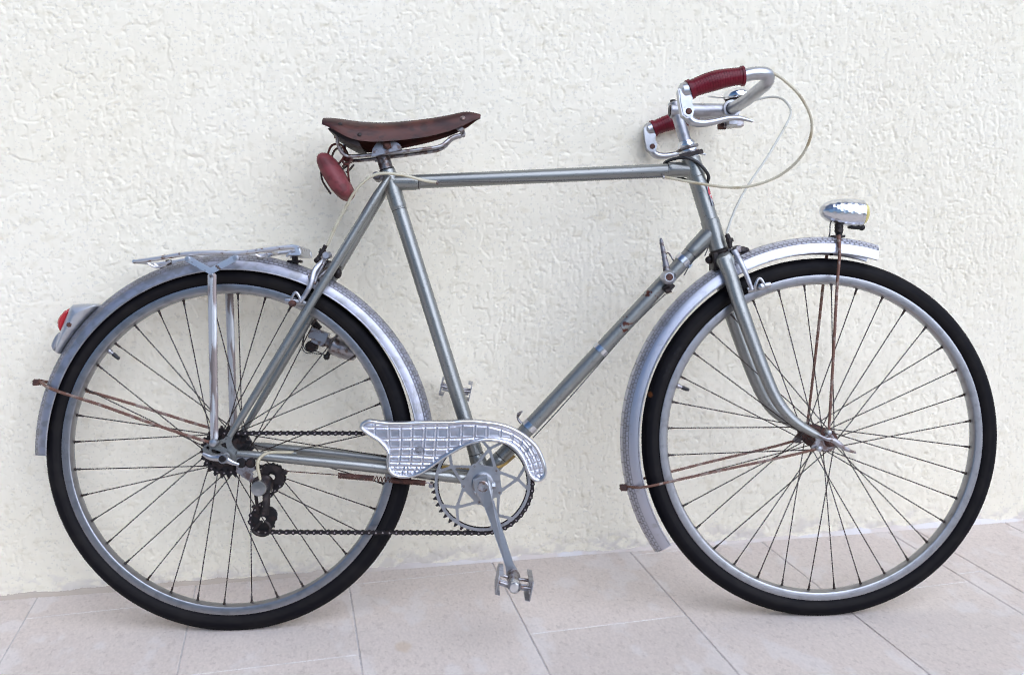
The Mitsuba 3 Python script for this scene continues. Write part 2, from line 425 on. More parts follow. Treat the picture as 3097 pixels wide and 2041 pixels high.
# measured points of the bicycle, in its own axes (metres): x ahead from the rear contact point, y to its left, z up
PT = {
    'top_tube': [(.3132,0,.8564),(.8846,-0,.8591)],
    'seat_tube': [(.3018,-0,.8707),(.4755,-0,.2799)],
    'down_tube': [(.918,0,.7429),(.4755,-0,.2799)],
    'head_axis': [(.8946,0,.8354),(.9265,-0,.7287),(.8602,0,.9578)],
    'head_top': [(.8851,-0,.8812)],
    'head_bot': [(.9318,0,.7042)],
    'seat_stay': [(.304,-.022,.8401),(.0121,-.056,.3732)],
    'chain_stay': [(.0254,-.056,.3411),(.1536,-.052,.3255),(.2949,-.043,.3065),(.4046,-.033,.2886)],
    'dropout': [(.0063,-.056,.3726),(.002,-.056,.3684),(-.0065,-.056,.3658),(-.015,-.056,.3637),(-.0281,-.056,.3593),(-.0339,-.056,.3563),(-.0364,-.056,.3501),(-.035,-.056,.3447),(-.0285,-.056,.3422),(-.0088,-.056,.3348),(.0019,-.056,.3315),(.0171,-.056,.3265),(.0248,-.056,.3264),(.0273,-.056,.3341),(.0206,-.056,.3412),(.0245,-.056,.3474),(.0193,-.056,.3517),(.0152,-.056,.3592),(.0142,-.056,.3647),(.0171,-.056,.3724)],
    'drop_hole': [(-.0051,-.056,.3596),(.0054,-.056,.3633),(.0063,-.056,.3563),(.0081,-.056,.35),(-.0021,-.056,.3549)],
    'drop_slot': [(-.0226,-.056,.3491),(-.0191,-.056,.3513),(-.0024,-.056,.3448),(-.0055,-.056,.3425),(-.0117,-.056,.3419),(-.0208,-.056,.3444)],
    'fork_blade': [(.934,-.034,.6865),(.9423,-.036,.6612),(.952,-.038,.6276),(.9624,-.041,.5919),(.9926,-.044,.5041),(1.0116,-.046,.4541),(1.0269,-.048,.4208),(1.0499,-.05,.3891),(1.0703,-.051,.3722),(1.0866,-.052,.362),(1.1045,-.053,.3519)],
    'quill': [(.8765,-0,.9068),(.8682,0,.9324),(.8515,-0,.9739)],
    'stem': [(.8402,0,.9685),(.9513,0,.9681)],
    'stem_bolt': [(.8476,0,.9851)],
    'headset': [(.8789,-0,.9116),(.8756,0,.8989),(.8744,-0,.8925)],
    'bar': [(.9553,-0,.9681),(.9652,-.08,.9701),(.9743,-.135,.9775),(.9799,-.165,.9853),(.9769,-.173,.9935),(.9667,-.178,.9953),(.9501,-.18,.9943),(.934,-.18,.9908),(.8859,-.18,.9784),(.8385,-.18,.9674)],
    'lever_body': [(.8211,-.18,.9661),(.8277,-.18,.9725),(.8364,-.18,.9753),(.8414,-.18,.9645),(.8427,-.18,.953),(.8412,-.18,.9444),(.8454,-.18,.9329),(.8424,-.18,.9221),(.8344,-.18,.9193),(.8272,-.18,.9244),(.8233,-.18,.9431)],
    'lever_pivot': [(.8367,-.19,.9295)],
    'lever': [(.8381,-.18,.9272),(.8423,-.18,.9157),(.8546,-.18,.9112),(.8677,-.18,.9111),(.8867,-.18,.9145),(.9057,-.18,.9186),(.9261,-.18,.9188),(.9493,-.18,.9131)],
    'bell': [(.9755,.03,1.0063)],
    'bell_tab': [(.924,.02,.9982)],
    'bar_clamp': [(.9446,.02,.9432),(.9569,.02,.9447),(.9773,.02,.9461)],
    'cable_r': [(.9778,-.175,.9988),(.9933,-.172,.9936),(1.0076,-.168,.9857),(1.0328,-.158,.9674),(1.0547,-.145,.9436),(1.0686,-.13,.9169),(1.0689,-.115,.8897),(1.0584,-.1,.8637),(1.0399,-.085,.8433),(1.0158,-.072,.8285),(.9663,-.055,.8162),(.9134,-.042,.8209),(.8671,-.033,.8306),(.8227,-.022,.8414)],
    'cable_l': [(1.0836,.15,1.0246),(1.1001,.13,1.0133),(1.1074,.11,.9887),(1.0924,.09,.9581),(1.0639,.07,.9165),(1.0326,.05,.8741),(1.0019,.03,.8361),(.9697,.005,.79),(.9477,-.015,.7476),(.9422,-.02,.7331)],
    'cable_rear': [(.398,-.022,.8363),(.3748,-.026,.8395),(.3517,-.03,.8455),(.3288,-.034,.8499),(.3057,-.036,.8523),(.287,-.036,.8502),(.2711,-.034,.8429),(.2532,-.03,.8281),(.236,-.022,.8058),(.2219,-.014,.7833),(.2079,-.008,.7607),(.1889,0,.7229)],
    'black_cable': [(.8359,-0,.8738),(.8484,-.01,.8769),(.8652,-.022,.8765),(.8842,-.022,.8699),(.9004,-.02,.8558),(.9109,-.012,.8426),(.9115,-.002,.8343)],
    'black_cable2': [(.858,.02,.8475),(.8686,.02,.8426),(.8789,.015,.8369)],
    'badge': [(.9088,-.012,.8156),(.9158,-.012,.8134),(.9249,-.012,.7743),(.9165,-.012,.7786)],
    'shift_boss': [(.8288,-.03,.6527)],
    'shift_lever': [(.8261,-.028,.6674),(.8163,-.028,.7261)],
    'band': [(.8626,-0,.685),(.7026,0,.5185),(.5656,-0,.375)],
    'peg1': [(.8307,-0,.6982),(.8354,-0,.6997),(.8434,-0,.6874)],
    'clip1': [(.8743,-.01,.6748)],
    'peg3': [(.5522,0,.4035),(.5453,-0,.3979),(.5433,-0,.3902),(.5499,-0,.3804)],
    'clip3': [(.5587,-.01,.3583)],
    'gear_cable': [(.8276,-.006,.6217),(.7553,-.006,.5528),(.6586,-.006,.4457),(.5711,-.006,.353)],
    'fm_front': [(1.2334,0,.7038)],
    'fm_crown': [(1.1544,0,.7255),(.7406,0,.3633),(.9468,-0,.6915)],
    'fm_end': [(.8229,-0,.1459)],
    'fm_edge': [(.7673,-.025,.3373),(1.1041,-.025,.6818),(1.2129,-.025,.6822),(.9647,-.025,.6494),(.8245,-.025,.16),(.7884,-.025,.2265)],
    'rm_crown': [(-.3666,0,.3695),(.0212,-0,.7059),(-.2002,-0,.6456),(.1451,0,.6902),(.3788,0,.3953),(.3161,-0,.5595),(-.3655,-0,.3444)],
    'rm_edge': [(-.333,-.025,.3639),(-.318,-.025,.4597),(.0132,-.025,.6792),(-.137,-.025,.6427),(.1868,-.025,.6392),(.2545,-.025,.5831),(.348,-.025,.3967)],
    'rack_rail': [(-.1527,-.055,.6957),(-.1147,-.055,.6997),(-.0644,-.055,.7075),(-.0332,-.055,.7094),(.0008,-.055,.7096),(.0415,-.055,.7087),(.0824,-.055,.7132),(.1329,-.055,.7183),(.1444,-.055,.7143),(.1476,-.055,.7054)],
    'rack_y': [(-.0542,-.056,.6987),(.032,-.056,.6992),(-.0134,-.056,.6756)],
    'rack_leg': [(-.0118,-.058,.671),(-.0124,-.068,.3645)],
    'rack_brk': [(-.1404,-.02,.6942),(-.124,-.02,.6863),(-.0989,-.02,.6977),(.0591,-.02,.7066),(.0688,-.02,.7029),(.08,-.02,.7077),(.1159,-.02,.7016),(.1259,-.02,.714)],
    'rm_stay': [(-.3467,-.02,.4776),(-.3166,-.034,.4645),(-.2429,-.045,.441),(-.1597,-.055,.4119),(-.078,-.062,.3828),(-.0147,-.068,.363)],
    'fm_stay': [(.7446,-.02,.2584),(.7709,-.035,.2594),(.8185,-.042,.269),(.9305,-.05,.2931),(1.0505,-.056,.3178),(1.1001,-.06,.33)],
    'fv_stay': [(1.1554,-.02,.726),(1.1526,-.033,.6989),(1.1463,-.038,.6422),(1.1366,-.046,.5343),(1.1203,-.06,.3633)],
    'eyelet_f': [(1.1189,-.06,.3599),(1.1001,-.06,.33)],
    'axle_f': [(1.1189,-.05,.3358)],
    'lamp': [(1.1262,-0,.7766),(1.2067,0,.7697),(1.2209,0,.7715),(1.1685,0,.7495)],
    'lamp_rim': [(1.2083,-0,.7909),(1.2017,-0,.7486)],
    'lamp_post': [(1.1636,0,.7515),(1.1635,-0,.738),(1.1634,0,.7245)],
    'lamp_knob': [(1.1812,-0,.7445),(1.2076,-0,.7432)],
    'lamp_wire': [(1.1472,-.005,.7552),(1.1447,-.005,.7485),(1.1443,-.005,.7359),(1.1426,-.005,.7263)],
    'tail': [(-.2416,-0,.6206),(-.2648,0,.6208),(-.2829,-0,.6194),(-.2882,0,.6147),(-.2983,0,.5927),(-.3094,0,.5667),(-.3168,-0,.5494),(-.3186,-0,.5312)],
    'tail_lens': [(-.2891,0,.6143),(-.3013,-0,.6084),(-.3102,-0,.5989),(-.3147,-0,.5894),(-.3142,-0,.579),(-.311,0,.5702),(-.308,-0,.5702)],
    'tail_ref': [(-.3102,-0,.5685),(-.3182,0,.5599),(-.3241,0,.5478),(-.3248,-0,.5409),(-.3223,-0,.5356),(-.3185,0,.5338)],
    'tail_screw': [(-.2868,-.022,.5822)],
    'sad_top': [(.1991,-0,.96),(.2125,-0,.9583),(.2266,0,.955),(.2645,0,.9509),(.2961,0,.9498),(.3278,-0,.9518),(.3754,0,.9568),(.4152,0,.9627),(.455,-0,.9715),(.4693,-0,.9724),(.4819,0,.9628)],
    'sad_skirt': [(.1961,-.07,.9385),(.2126,-.075,.929),(.2277,-.076,.9196),(.2454,-.074,.9099),(.2716,-.066,.906),(.2936,-.058,.9065),(.3309,-.045,.9109),(.3768,-.034,.918),(.4156,-.027,.9278),(.447,-.022,.9393),(.4707,-.014,.9531),(.4819,-.002,.9616)],
    'sad_rail': [(.2202,-.045,.9268),(.2187,-.043,.9102),(.2223,-.038,.8971),(.2283,-.032,.8887),(.2385,-.028,.8858),(.2864,-.024,.889),(.3333,-.022,.8937),(.3755,-.02,.8986),(.4069,-.017,.9047),(.4195,-.013,.9146),(.429,-.01,.9218),(.4449,-.008,.9262)],
    'sad_hook': [(.4457,-.008,.9262),(.4495,-.004,.9253),(.4488,0,.9339),(.4449,0,.9387)],
    'sad_clamp': [(.3061,-0,.8992),(.3092,-.03,.9013)],
    'seat_post': [(.2964,0,.8882)],
    'rivet': [(.228,-.06,.9377),(.262,-.072,.9184),(.4488,-.02,.9556)],
    'binder': [(.2856,-.016,.8506)],
    'pouch': [(.176,-0,.877),(.1792,-0,.8904),(.1906,-0,.8945),(.2031,0,.8893),(.2185,0,.8702),(.2307,-0,.8479),(.2398,-0,.8272),(.2387,-0,.8154),(.2251,0,.8071),(.2064,-0,.8197),(.1911,-0,.8421),(.1812,0,.8611)],
    'strap': [(.1972,-.012,.8906),(.2022,-.012,.9031),(.2086,-.012,.9085),(.2211,-.012,.9084),(.2279,-.012,.8981),(.2269,-.012,.8856),(.2172,-.012,.8732)],
    'strap2': [(.1844,-.015,.8574),(.1888,-.015,.8417),(.1948,-.015,.8291),(.2016,-.015,.8172)],
    'strap3': [(.2377,-0,.8794),(.2296,-0,.87),(.2224,-0,.8646)],
    'strap4': [(.2336,-0,.8731),(.2325,-0,.8589),(.2345,0,.8415)],
    'guard': [(.2516,-.064,.3862),(.2546,-.064,.3945),(.2658,-.064,.3999),(.2805,-.064,.3983),(.3082,-.064,.395),(.3452,-.064,.3948),(.3823,-.064,.3949),(.4194,-.064,.3947),(.4472,-.064,.396),(.4751,-.064,.394),(.5029,-.064,.3897),(.5307,-.064,.3808),(.5584,-.064,.3634),(.5767,-.064,.3443),(.5876,-.064,.3216),(.5925,-.064,.3009),(.5893,-.064,.2869),(.5785,-.064,.2797),(.5674,-.064,.2827),(.5582,-.064,.2941),(.5519,-.064,.3111),(.5429,-.064,.3291),(.5301,-.064,.3434),(.5153,-.064,.3512),(.493,-.064,.3559),(.4707,-.064,.3552),(.4464,-.064,.3484),(.4277,-.064,.3395),(.4089,-.064,.3287),(.3901,-.064,.316),(.3713,-.064,.3037),(.3526,-.064,.2947),(.3339,-.064,.2914),(.3155,-.064,.2936),(.3045,-.064,.3013),(.2996,-.064,.3145),(.2995,-.064,.3275),(.3,-.064,.3369),(.2943,-.064,.3482),(.2816,-.064,.3611),(.267,-.064,.3707),(.2561,-.064,.3796)],
    'gl_v1': [(.2786,-.064,.395),(.2789,-.064,.3615)],
    'gl_v2': [(.3036,-.064,.3945),(.304,-.064,.3405),(.3028,-.064,.3275)],
    'gl_v3': [(.3261,-.064,.3941),(.326,-.064,.3587),(.3236,-.064,.3326),(.3204,-.064,.3122)],
    'gl_v4': [(.3474,-.064,.3937),(.3452,-.064,.3453),(.3421,-.064,.3117)],
    'gl_v5': [(.3706,-.064,.3932),(.3676,-.064,.3541),(.3634,-.064,.3113)],
    'gl_v6': [(.3922,-.064,.3928),(.3889,-.064,.3537),(.3844,-.064,.3109)],
    'gl_v7': [(.4134,-.064,.3924),(.412,-.064,.3495),(.4088,-.064,.3253)],
    'gl_v8': [(.4388,-.064,.3938),(.4368,-.064,.3621),(.4342,-.064,.3416)],
    'gl_v9': [(.4624,-.064,.3933),(.4595,-.064,.3523)],
    'gl_v10': [(.4851,-.064,.391),(.4832,-.064,.3556)],
    'gl_v11': [(.5107,-.064,.3868),(.5078,-.064,.3513)],
    'gl_v12': [(.5329,-.064,.377),(.5278,-.064,.3434)],
    'gl_v13': [(.5512,-.064,.3617),(.5401,-.064,.332)],
    'gl_v14': [(.5646,-.064,.3446),(.5485,-.064,.3299)],
    'gl_v15': [(.5746,-.064,.3294),(.5511,-.064,.3186)],
    'gl_v16': [(.581,-.064,.3162),(.5556,-.064,.3092)],
    'gl_v17': [(.5864,-.064,.3048),(.5583,-.064,.2988)],
    'gl_v18': [(.5872,-.064,.2954),(.5628,-.064,.2894)],
    'gl_h1': [(.2581,-.064,.3861),(.345,-.064,.384),(.3913,-.064,.3844),(.4192,-.064,.3848),(.4378,-.064,.3878),(.4619,-.064,.3862),(.4861,-.064,.3839),(.5083,-.064,.3778),(.5305,-.064,.3696),(.5526,-.064,.3542),(.5672,-.064,.3333),(.5762,-.064,.3106),(.5796,-.064,.2899)],
    'gl_h2': [(.2761,-.064,.363),(.3261,-.064,.3634),(.3687,-.064,.3634),(.3909,-.064,.3621),(.4355,-.064,.3621),(.4597,-.064,.3626),(.508,-.064,.3625),(.5285,-.064,.3588),(.5469,-.064,.3449),(.5578,-.064,.3297),(.5668,-.064,.309),(.5721,-.064,.2864)],
    'gl_h3': [(.2961,-.064,.3463),(.3443,-.064,.3462),(.3869,-.064,.3444),(.4185,-.064,.3447),(.4333,-.064,.3453)],
    'gl_h4': [(.3014,-.064,.3322),(.344,-.064,.3322),(.3866,-.064,.3286),(.4052,-.064,.3282)],
    'gl_h5': [(.3012,-.064,.321),(.3623,-.064,.3188),(.3901,-.064,.3173)],
    'gl_h6': [(.301,-.064,.3135),(.3807,-.064,.3113)],
    'gl_h7': [(.3046,-.064,.3065),(.3361,-.064,.3044),(.3658,-.064,.3056)],
    'gl_w1': [(.3121,-.064,.3133),(.3137,-.064,.2974)],
    'gl_w2': [(.3306,-.064,.3123),(.3277,-.064,.3046),(.3248,-.064,.2972)],
    'gl_w3': [(.3362,-.064,.3122),(.3358,-.064,.2932)],
    'gl_w4': [(.3529,-.064,.3119),(.3509,-.064,.306),(.3452,-.064,.2986)],
    'gl_w5': [(.3603,-.064,.3117),(.36,-.064,.2983)],
    'guard_bolt': [(.3593,-.068,.3428)],
    'ring_c': [(.4744,-.043,.2735)],
    'spindle': [(.4749,-.075,.2767)],
    'ring_bot': [(.4728,-.043,.1786)],
    'crank_eye': [(.528,-.085,.1118)],
    'crank_s': [(.4749,-.08,.2772)],
    'crank_mid': [(.4943,-.08,.2146)],
    'pedal_cap': [(.5301,-.165,.0977)],
    'pedal_l': [(.501,-.13,.1098)],
    'pedal_r': [(.5583,-.13,.1009)],
    'cotter': [(.4942,-.075,.2759),(.4622,-.075,.2644)],
    'far_pedal': [(.4481,.13,.4703),(.3991,.13,.4341),(.4262,.13,.4522)],
    'chain_top': [(.0443,-.043,.3762),(.2513,-.043,.369)],
    'chain_bot': [(.0901,-.043,.1989),(.2924,-.043,.1838),(.4504,-.043,.1785)],
    'axle_r': [(.0047,-.075,.336)],
    'wing': [(-.0314,-.078,.346),(.0055,-.078,.3365),(.034,-.078,.3244)],
    'der_pivot': [(.0695,-.075,.2816)],
    'pulley_up': [(.0828,-.043,.2989)],
    'pulley_low': [(.0662,-.043,.2155)],
    'pulley_r': [(.0655,-.043,.1859),(.085,-.043,.2223)],
    'der_arm': [(.0795,-.07,.2885),(.0797,-.07,.2563),(.0761,-.07,.2302)],
    'der_hang': [(.0352,-.064,.3259),(.052,-.064,.3255),(.0304,-.064,.3167),(.056,-.064,.3007)],
    'der_tab': [(.1105,-.05,.3046)],
    'der_plate': [(.028,-.062,.3342),(.0563,-.062,.3329),(.0578,-.062,.3127),(.0512,-.062,.3089),(.0622,-.062,.2878),(.056,-.062,.2873),(.047,-.062,.2943),(.0259,-.062,.3095),(.0269,-.062,.318)],
    'der_loop': [(.0686,-.06,.2172),(.0573,-.06,.2053),(.0522,-.06,.1993),(.059,-.06,.1931),(.07,-.06,.1908),(.08,-.06,.1946),(.0833,-.06,.2037),(.0794,-.06,.2118),(.0726,-.06,.2171)],
    'der_cable': [(.1268,-.05,.3405),(.101,-.054,.3419),(.0793,-.06,.3411),(.0677,-.068,.3319),(.0657,-.072,.3183),(.0712,-.074,.2955)],
    'der_chain': [(.0777,-.043,.2551),(.0839,-.043,.2621),(.0913,-.043,.2742),(.0985,-.043,.2832),(.1028,-.043,.2913)],
    'der_cv': [(.0555,-.043,.2311),(.0469,-.043,.2303),(.0451,-.043,.2181),(.0494,-.043,.2108)],
    'spring': [(.2078,-.05,.2965),(.2595,-.05,.2918),(.2827,-.05,.2886),(.3032,-.05,.2846),(.3559,-.045,.2797),(.3676,-.045,.2779),(.3781,-.045,.2759)],
    'spring_wire': [(.1145,-.05,.3057),(.2078,-.05,.2974)],
    'cstay_stop': [(.1294,-.05,.3368)],
    'rb_bolt': [(.1904,-.01,.7011)],
    'rb_adj': [(.1861,0,.7239),(.1812,-0,.7145),(.177,-0,.7034),(.1697,0,.6956)],
    'rb_arm1': [(.188,-.025,.6941),(.1705,-.035,.6751),(.1651,-.042,.6532),(.1539,-.043,.6316),(.1444,-.043,.6178)],
    'rb_arm2': [(.201,-.03,.6843),(.1883,-.03,.672),(.1662,-.03,.6598),(.1617,-.03,.6661)],
    'rb_pad': [(.1083,-.025,.6209),(.1282,-.04,.615),(.1456,-.025,.6132)],
    'rb_holder': [(.129,-.043,.6242),(.1362,-.043,.635),(.1437,-.043,.624)],
    'rb_nut': [(.2072,0,.6712)],
    'fb_bolt': [(.9636,-0,.7027),(.9786,-0,.7029)],
    'fb_nut': [(.913,-0,.6854)],
    'fb_barrel': [(.9423,-.02,.7323),(.9469,-.02,.7207),(.9489,-.02,.707)],
    'fb_arm': [(.9537,-.03,.701),(.963,-.042,.6773),(.9724,-.045,.6542),(.9827,-.045,.6269)],
    'fb_pad': [(.984,-.025,.6263),(1.0004,-.042,.6319),(1.0244,-.025,.6372)],
    'fb_holder': [(.9888,-.046,.6352),(.9962,-.046,.6475),(1.0045,-.046,.637)],
    'dyn': [(.1519,.05,.5709),(.1578,.05,.543),(.1724,.05,.5411),(.203,.05,.5242),(.2209,.05,.5173),(.1431,.05,.54)],
    'dyn_wire': [(.1302,.05,.5451),(.1283,.05,.5337),(.1345,.05,.5205),(.1507,.05,.5185),(.1719,.05,.5149)],
    'dyn_knob': [(.1742,.05,.5099)],
    'valve_f': [(.8383,0,.4459),(.8449,-0,.4446),(.8589,-0,.4413)],
    'valve_r': [(-.2268,-0,.5348),(-.2182,-0,.532),(-.2047,-0,.5213)],
    'tyre_text': [(.8476,-.012,.5165),(.8205,-.012,.4713)],
    'tyre_patch': [(.7938,-.014,.4322)],
    'bb': [(.4755,-0,.2799)],
    'gold_cable': [(.3922,-.01,.3024),(.4221,-.01,.3012),(.452,-.01,.2981),(.4879,-.022,.2994),(.5119,-.022,.3037),(.5239,-.022,.3118),(.536,-.022,.3223)],
    'bracket_fm': [(.7495,0,.2534)],
    'bracket_rm': [(-.3531,-0,.4749)],
}
PT = {k: np.array(v, float) for k, v in PT.items()}

# ------------------------------------------------------------------ ground and floor
def sheet(x0, x1, y0, y1, z): return trimesh.Trimesh([[x0, y0, z], [x1, y0, z], [x1, y1, z], [x0, y1, z]], [[0, 1, 2], [0, 2, 3]], process=False)


put('ground', sheet(-150, 150, -150, 150, -.03), 'mat_plaza', False, None, kind='structure', label='pale tiled terrace running away in front of the wall')
put('floor', sheet(-2.0, 3.3, .15, 2.35, -.0016), 'mat_grout', False, None, kind='structure', label='beige rectangular floor tiles laid in staggered columns in front of the wall')


def tile(x0, x1, y0, y1):
    """A tile with eased edges between these joints' centre lines."""
    g, gy, e = .0015, .0011, .0009
    x0, x1, y0, y1 = x0 + g, x1 - g, y0 + gy, y1 - gy
    o = np.array([[x0, y0], [x1, y0], [x1, y1], [x0, y1]]); c = o.mean(0); s = np.sign(c - o)
    tz = RNG.normal(0, .00012); tilt = RNG.normal(0, .0004, 2)
    top = lambda q: tz + (q - c) @ tilt
    v = [[*q, -.012] for q in o] + [[*q, top(q) - e] for q in o] + [[*(q + k * e), top(q)] for q, k in zip(o, s)]
    f = []
    for a in (0, 4):
        for k in range(4): f += [[a + k, a + (k + 1) % 4, a + 4 + (k + 1) % 4], [a + k, a + 4 + (k + 1) % 4, a + 4 + k]]
    f += [[8, 9, 10], [8, 10, 11]]
    return trimesh.Trimesh(v, f, process=False)


cols = [(TX0 + i * TW, TX0 + (i + 1) * TW, 1.949 if i % 2 else 1.6455) for i in range(-5, 5)]
cols += [(TX0 + 5 * TW, 1.407, 1.684), (1.407, 1.641, 1.40), (1.641, 1.954, 1.70), (1.954, 2.267, 1.40), (2.267, 2.58, 1.70), (2.58, 2.893, 1.40)]
grout = []
for x0, x1, yj in cols:
    ys = [yj + TL * k for k in range(-4, 3)]
    for a, b in zip(ys[:-1], ys[1:]):
        yw = WALL_A + WALL_B * (x0 + x1) / 2 + .012
        if a > yw or b < .2: continue
        put('floor__tile', tile(x0, x1, max(a, .17), min(b, yw + .02)), 'mat_tile', 25, None)
        if .2 < a < yw: grout.append(trimesh.creation.box((x1 - x0 - .005, .0024, .004)).apply_translation(((x0 + x1) / 2, a, -.0023)))
put('floor__grout_line', grout, 'mat_grout_pale', False, None, kind='stuff')

# a clipped hedge closes the terrace, out of the frame behind the camera: the dark band that the metal mirrors below the sky
hx, hz = np.meshgrid(np.linspace(-15, 15, 300), np.linspace(0, 1, 40), indexing='ij')
ang = np.clip(hz, 0, 1) * np.pi
hp = np.stack([hx, -4.9 - .45 * np.sign(np.cos(ang)) * np.abs(np.cos(ang)) ** .5, 1.15 * np.abs(np.sin(ang)) ** .4], -1)
hp[..., 1] += (meshkit.fbm(hp * 5, 3, 31) - .5) * .4; hp[..., 2] += (meshkit.fbm(hp * 4 + 9, 3, 32) - .5) * .35 * (hz > .1) * (hz < .9)
I, J = np.meshgrid(np.arange(299), np.arange(39), indexing='ij'); a = I * 40 + J
q = np.stack([a, a + 1, a + 41, a + 40], -1).reshape(-1, 4)
principled('mat_hedge', (.035, .055, .022), .8)
put('hedge', trimesh.Trimesh(hp.reshape(-1, 3), np.vstack([q[:, [0, 1, 2]], q[:, [0, 2, 3]]]), process=False), 'mat_hedge', False, None, label='dark green clipped hedge facing the wall across the terrace', category='hedge')

# ------------------------------------------------------------------ wall
def build_wall():
    step = .0018
    us, zs = np.arange(-.68, 1.82, step), np.arange(-.01, 1.30, step)
    U, Zz = np.meshgrid(us, zs, indexing='ij')
    f = lambda su, sz, seed, o=3: meshkit.fbm(np.stack([(U + wu) * su, (Zz + wz) * sz, np.full_like(U, seed * 3.7)], -1), o, seed)
    wu = wz = 0.
    wu, wz = (f(40, 40, 1, 2) - .5) * .010, (f(40, 40, 2, 2) - .5) * .010
    big = f(3.6, 3.6, 3, 3)
    rough = np.clip((big - .40) / .26 + .38 * (U - .7), 0, 1)      # where the render was left coarse
    ss = lambda a, b, x: (lambda t: t * t * (3 - 2 * t))(np.clip((x - a) / (b - a), 0, 1))
    n1, n2, n3 = f(62, 54, 4, 4), f(140, 125, 5, 3), f(17, 14, 6, 6)
    flat = ss(.487, .513, n1) * .0006 * (.15 + .85 * rough)        # trowelled skin with torn edges
    flat = flat + ss(.51, .535, f(125, 110, 11, 3)) * .0004 * (.2 + .8 * rough)
    ledge = ss(.492, .505, n3) * .0012 * (.35 + .65 * (1 - rough)) # wide scraped ledges
    n6, n7 = f(64, 58, 14, 2), f(150, 140, 15, 2)
    crumbs = (np.abs(2 * n6 - 1) * .0030 + np.abs(2 * n7 - 1) * .0016 + (n2 - .5) * .0010) * (.35 + .65 * rough)   # gritty lumps with sharp creases between
    drag = (f(230, 34, 7, 3) - .5) * .0017 * ss(.47, .60, f(3.1, 2.2, 8, 2) + .16 * (1 - Zz / 1.2) - .03)
    pits = -.0017 * ss(.60, .65, f(140, 130, 9, 3))
    wave = (f(2.2, 2.2, 10, 2) - .5) * .006
    torn = ss(.46, .56, f(30, 26, 12, 3)) * (.25 + .75 * rough)    # where the skin tore into fine cracks
    cracks = -(1 - ss(.006, .030, np.abs(n1 - .5))) * .0020 * torn - (1 - ss(.004, .020, np.abs(n3 - .5))) * .0016 * ss(.5, .6, f(12, 10, 13, 3))
    h = .60 * (flat + ledge + crumbs + drag + pits + cracks) + wave
    edge = np.minimum.reduce([ss(0, .05, U - us[0]), ss(0, .05, us[-1] - U), ss(0, .05, zs[-1] - Zz)])
    h = h * edge
    along = np.array([1, WALL_B, 0]) / math.hypot(1, WALL_B); out = np.array([WALL_B, -1, 0]) / math.hypot(1, WALL_B)
    base = np.array([0, WALL_A, 0])
    v = base + U[..., None] * along + Zz[..., None] * np.array([0, 0, 1.]) + h[..., None] * out
    nu, nz = U.shape
    I, J = np.meshgrid(np.arange(nu - 1), np.arange(nz - 1), indexing='ij'); a = I * nz + J
    q = np.stack([a, a + nz, a + nz + 1, a + 1], -1).reshape(-1, 4)
    fs = [q[:, [0, 1, 2]], q[:, [0, 2, 3]]]; vs = [v.reshape(-1, 3)]
    # the rest of the wall: coarse, butted round the finely modelled part, with a top and a back
    L, R, H, th = -7., 9., 6.4, .3
    rects = [(L, us[0], -.03, H), (us[-1], R, -.03, H), (us[0], us[-1], zs[-1], H)]
    n = nu * nz
    pt = lambda u, z, d: base + u * along + np.array([0, 0, z]) + d * out
    for u0, u1, z0, z1 in rects:
        vs.append(np.array([pt(u0, z0, 0), pt(u1, z0, 0), pt(u1, z1, 0), pt(u0, z1, 0)])); fs.append(np.array([[n, n + 1, n + 2], [n, n + 2, n + 3]])); n += 4
    c = [pt(u, z, d) for u in (L, R) for z in (-.03, H) for d in (0, -th)]     # 0..3 left, 4..7 right
    vs.append(np.array(c))
    for k in ([2, 6, 7, 3], [1, 3, 7, 5], [0, 2, 3, 1], [4, 5, 7, 6]): fs.append(np.array([[n + k[0], n + k[1], n + k[2]], [n + k[0], n + k[2], n + k[3]]]))
    return trimesh.Trimesh(np.vstack(vs), np.vstack(fs), process=False)


scene['wall'] = mikit.ply(build_wall(), 'mat_wall', smooth=True)
labels['wall'] = {'label': 'off-white wall of rough trowelled stucco behind the leaning bicycle', 'category': 'wall'}
# ragged bead of mortar along the foot of the wall
us = np.arange(-.85, 2.05, .006)
k1 = meshkit.fbm(np.stack([us * 22, us * 0, us * 0], -1), 4, 21); k2 = meshkit.fbm(np.stack([us * 9, us * 0 + 4, us * 0], -1), 4, 22)
prof = []
for u, a, b in zip(us, k1, k2):
    d, h = .003 + .008 * b, .002 + .014 * max(a - .25, 0)
    prof.append([[u, WALL_A + WALL_B * u + .004 - q, z] for q, z in ((0, h + .004), (.006, h), (.006 + d * .5, h * .45), (.008 + d, -.001))])
V = np.array(prof); m = V.shape[1]; I, J = np.meshgrid(np.arange(len(us) - 1), np.arange(m - 1), indexing='ij'); a = I * m + J
q = np.stack([a, a + 1, a + m + 1, a + m], -1).reshape(-1, 4)
principled('mat_mortar', lambda p, n, uv: MX(MX((.46, .385, .31), (.62, .545, .49), SM(-.15, .35, p.x)), (.66, .62, .60), SM(.50, .62, FB(p.x * 14, 3., 1., octaves=4)) * SM(.1, .5, p.x)), .9)
put('wall__mortar_bead', trimesh.Trimesh(V.reshape(-1, 3), np.vstack([q[:, [0, 1, 2]], q[:, [0, 2, 3]]]), process=False), 'mat_mortar', True, None)

# ------------------------------------------------------------------ bicycle
B = 'bicycle'
labels[B] = {'label': 'old silver-grey touring bicycle with patterned alloy mudguards and dark red grips leaning on the wall', 'category': 'bicycle'}
REAR, FRONT, RT = np.array([0, 0, .3415]), np.array([1.1233, 0, .3415]), .344
BB = PT['bb'][0]


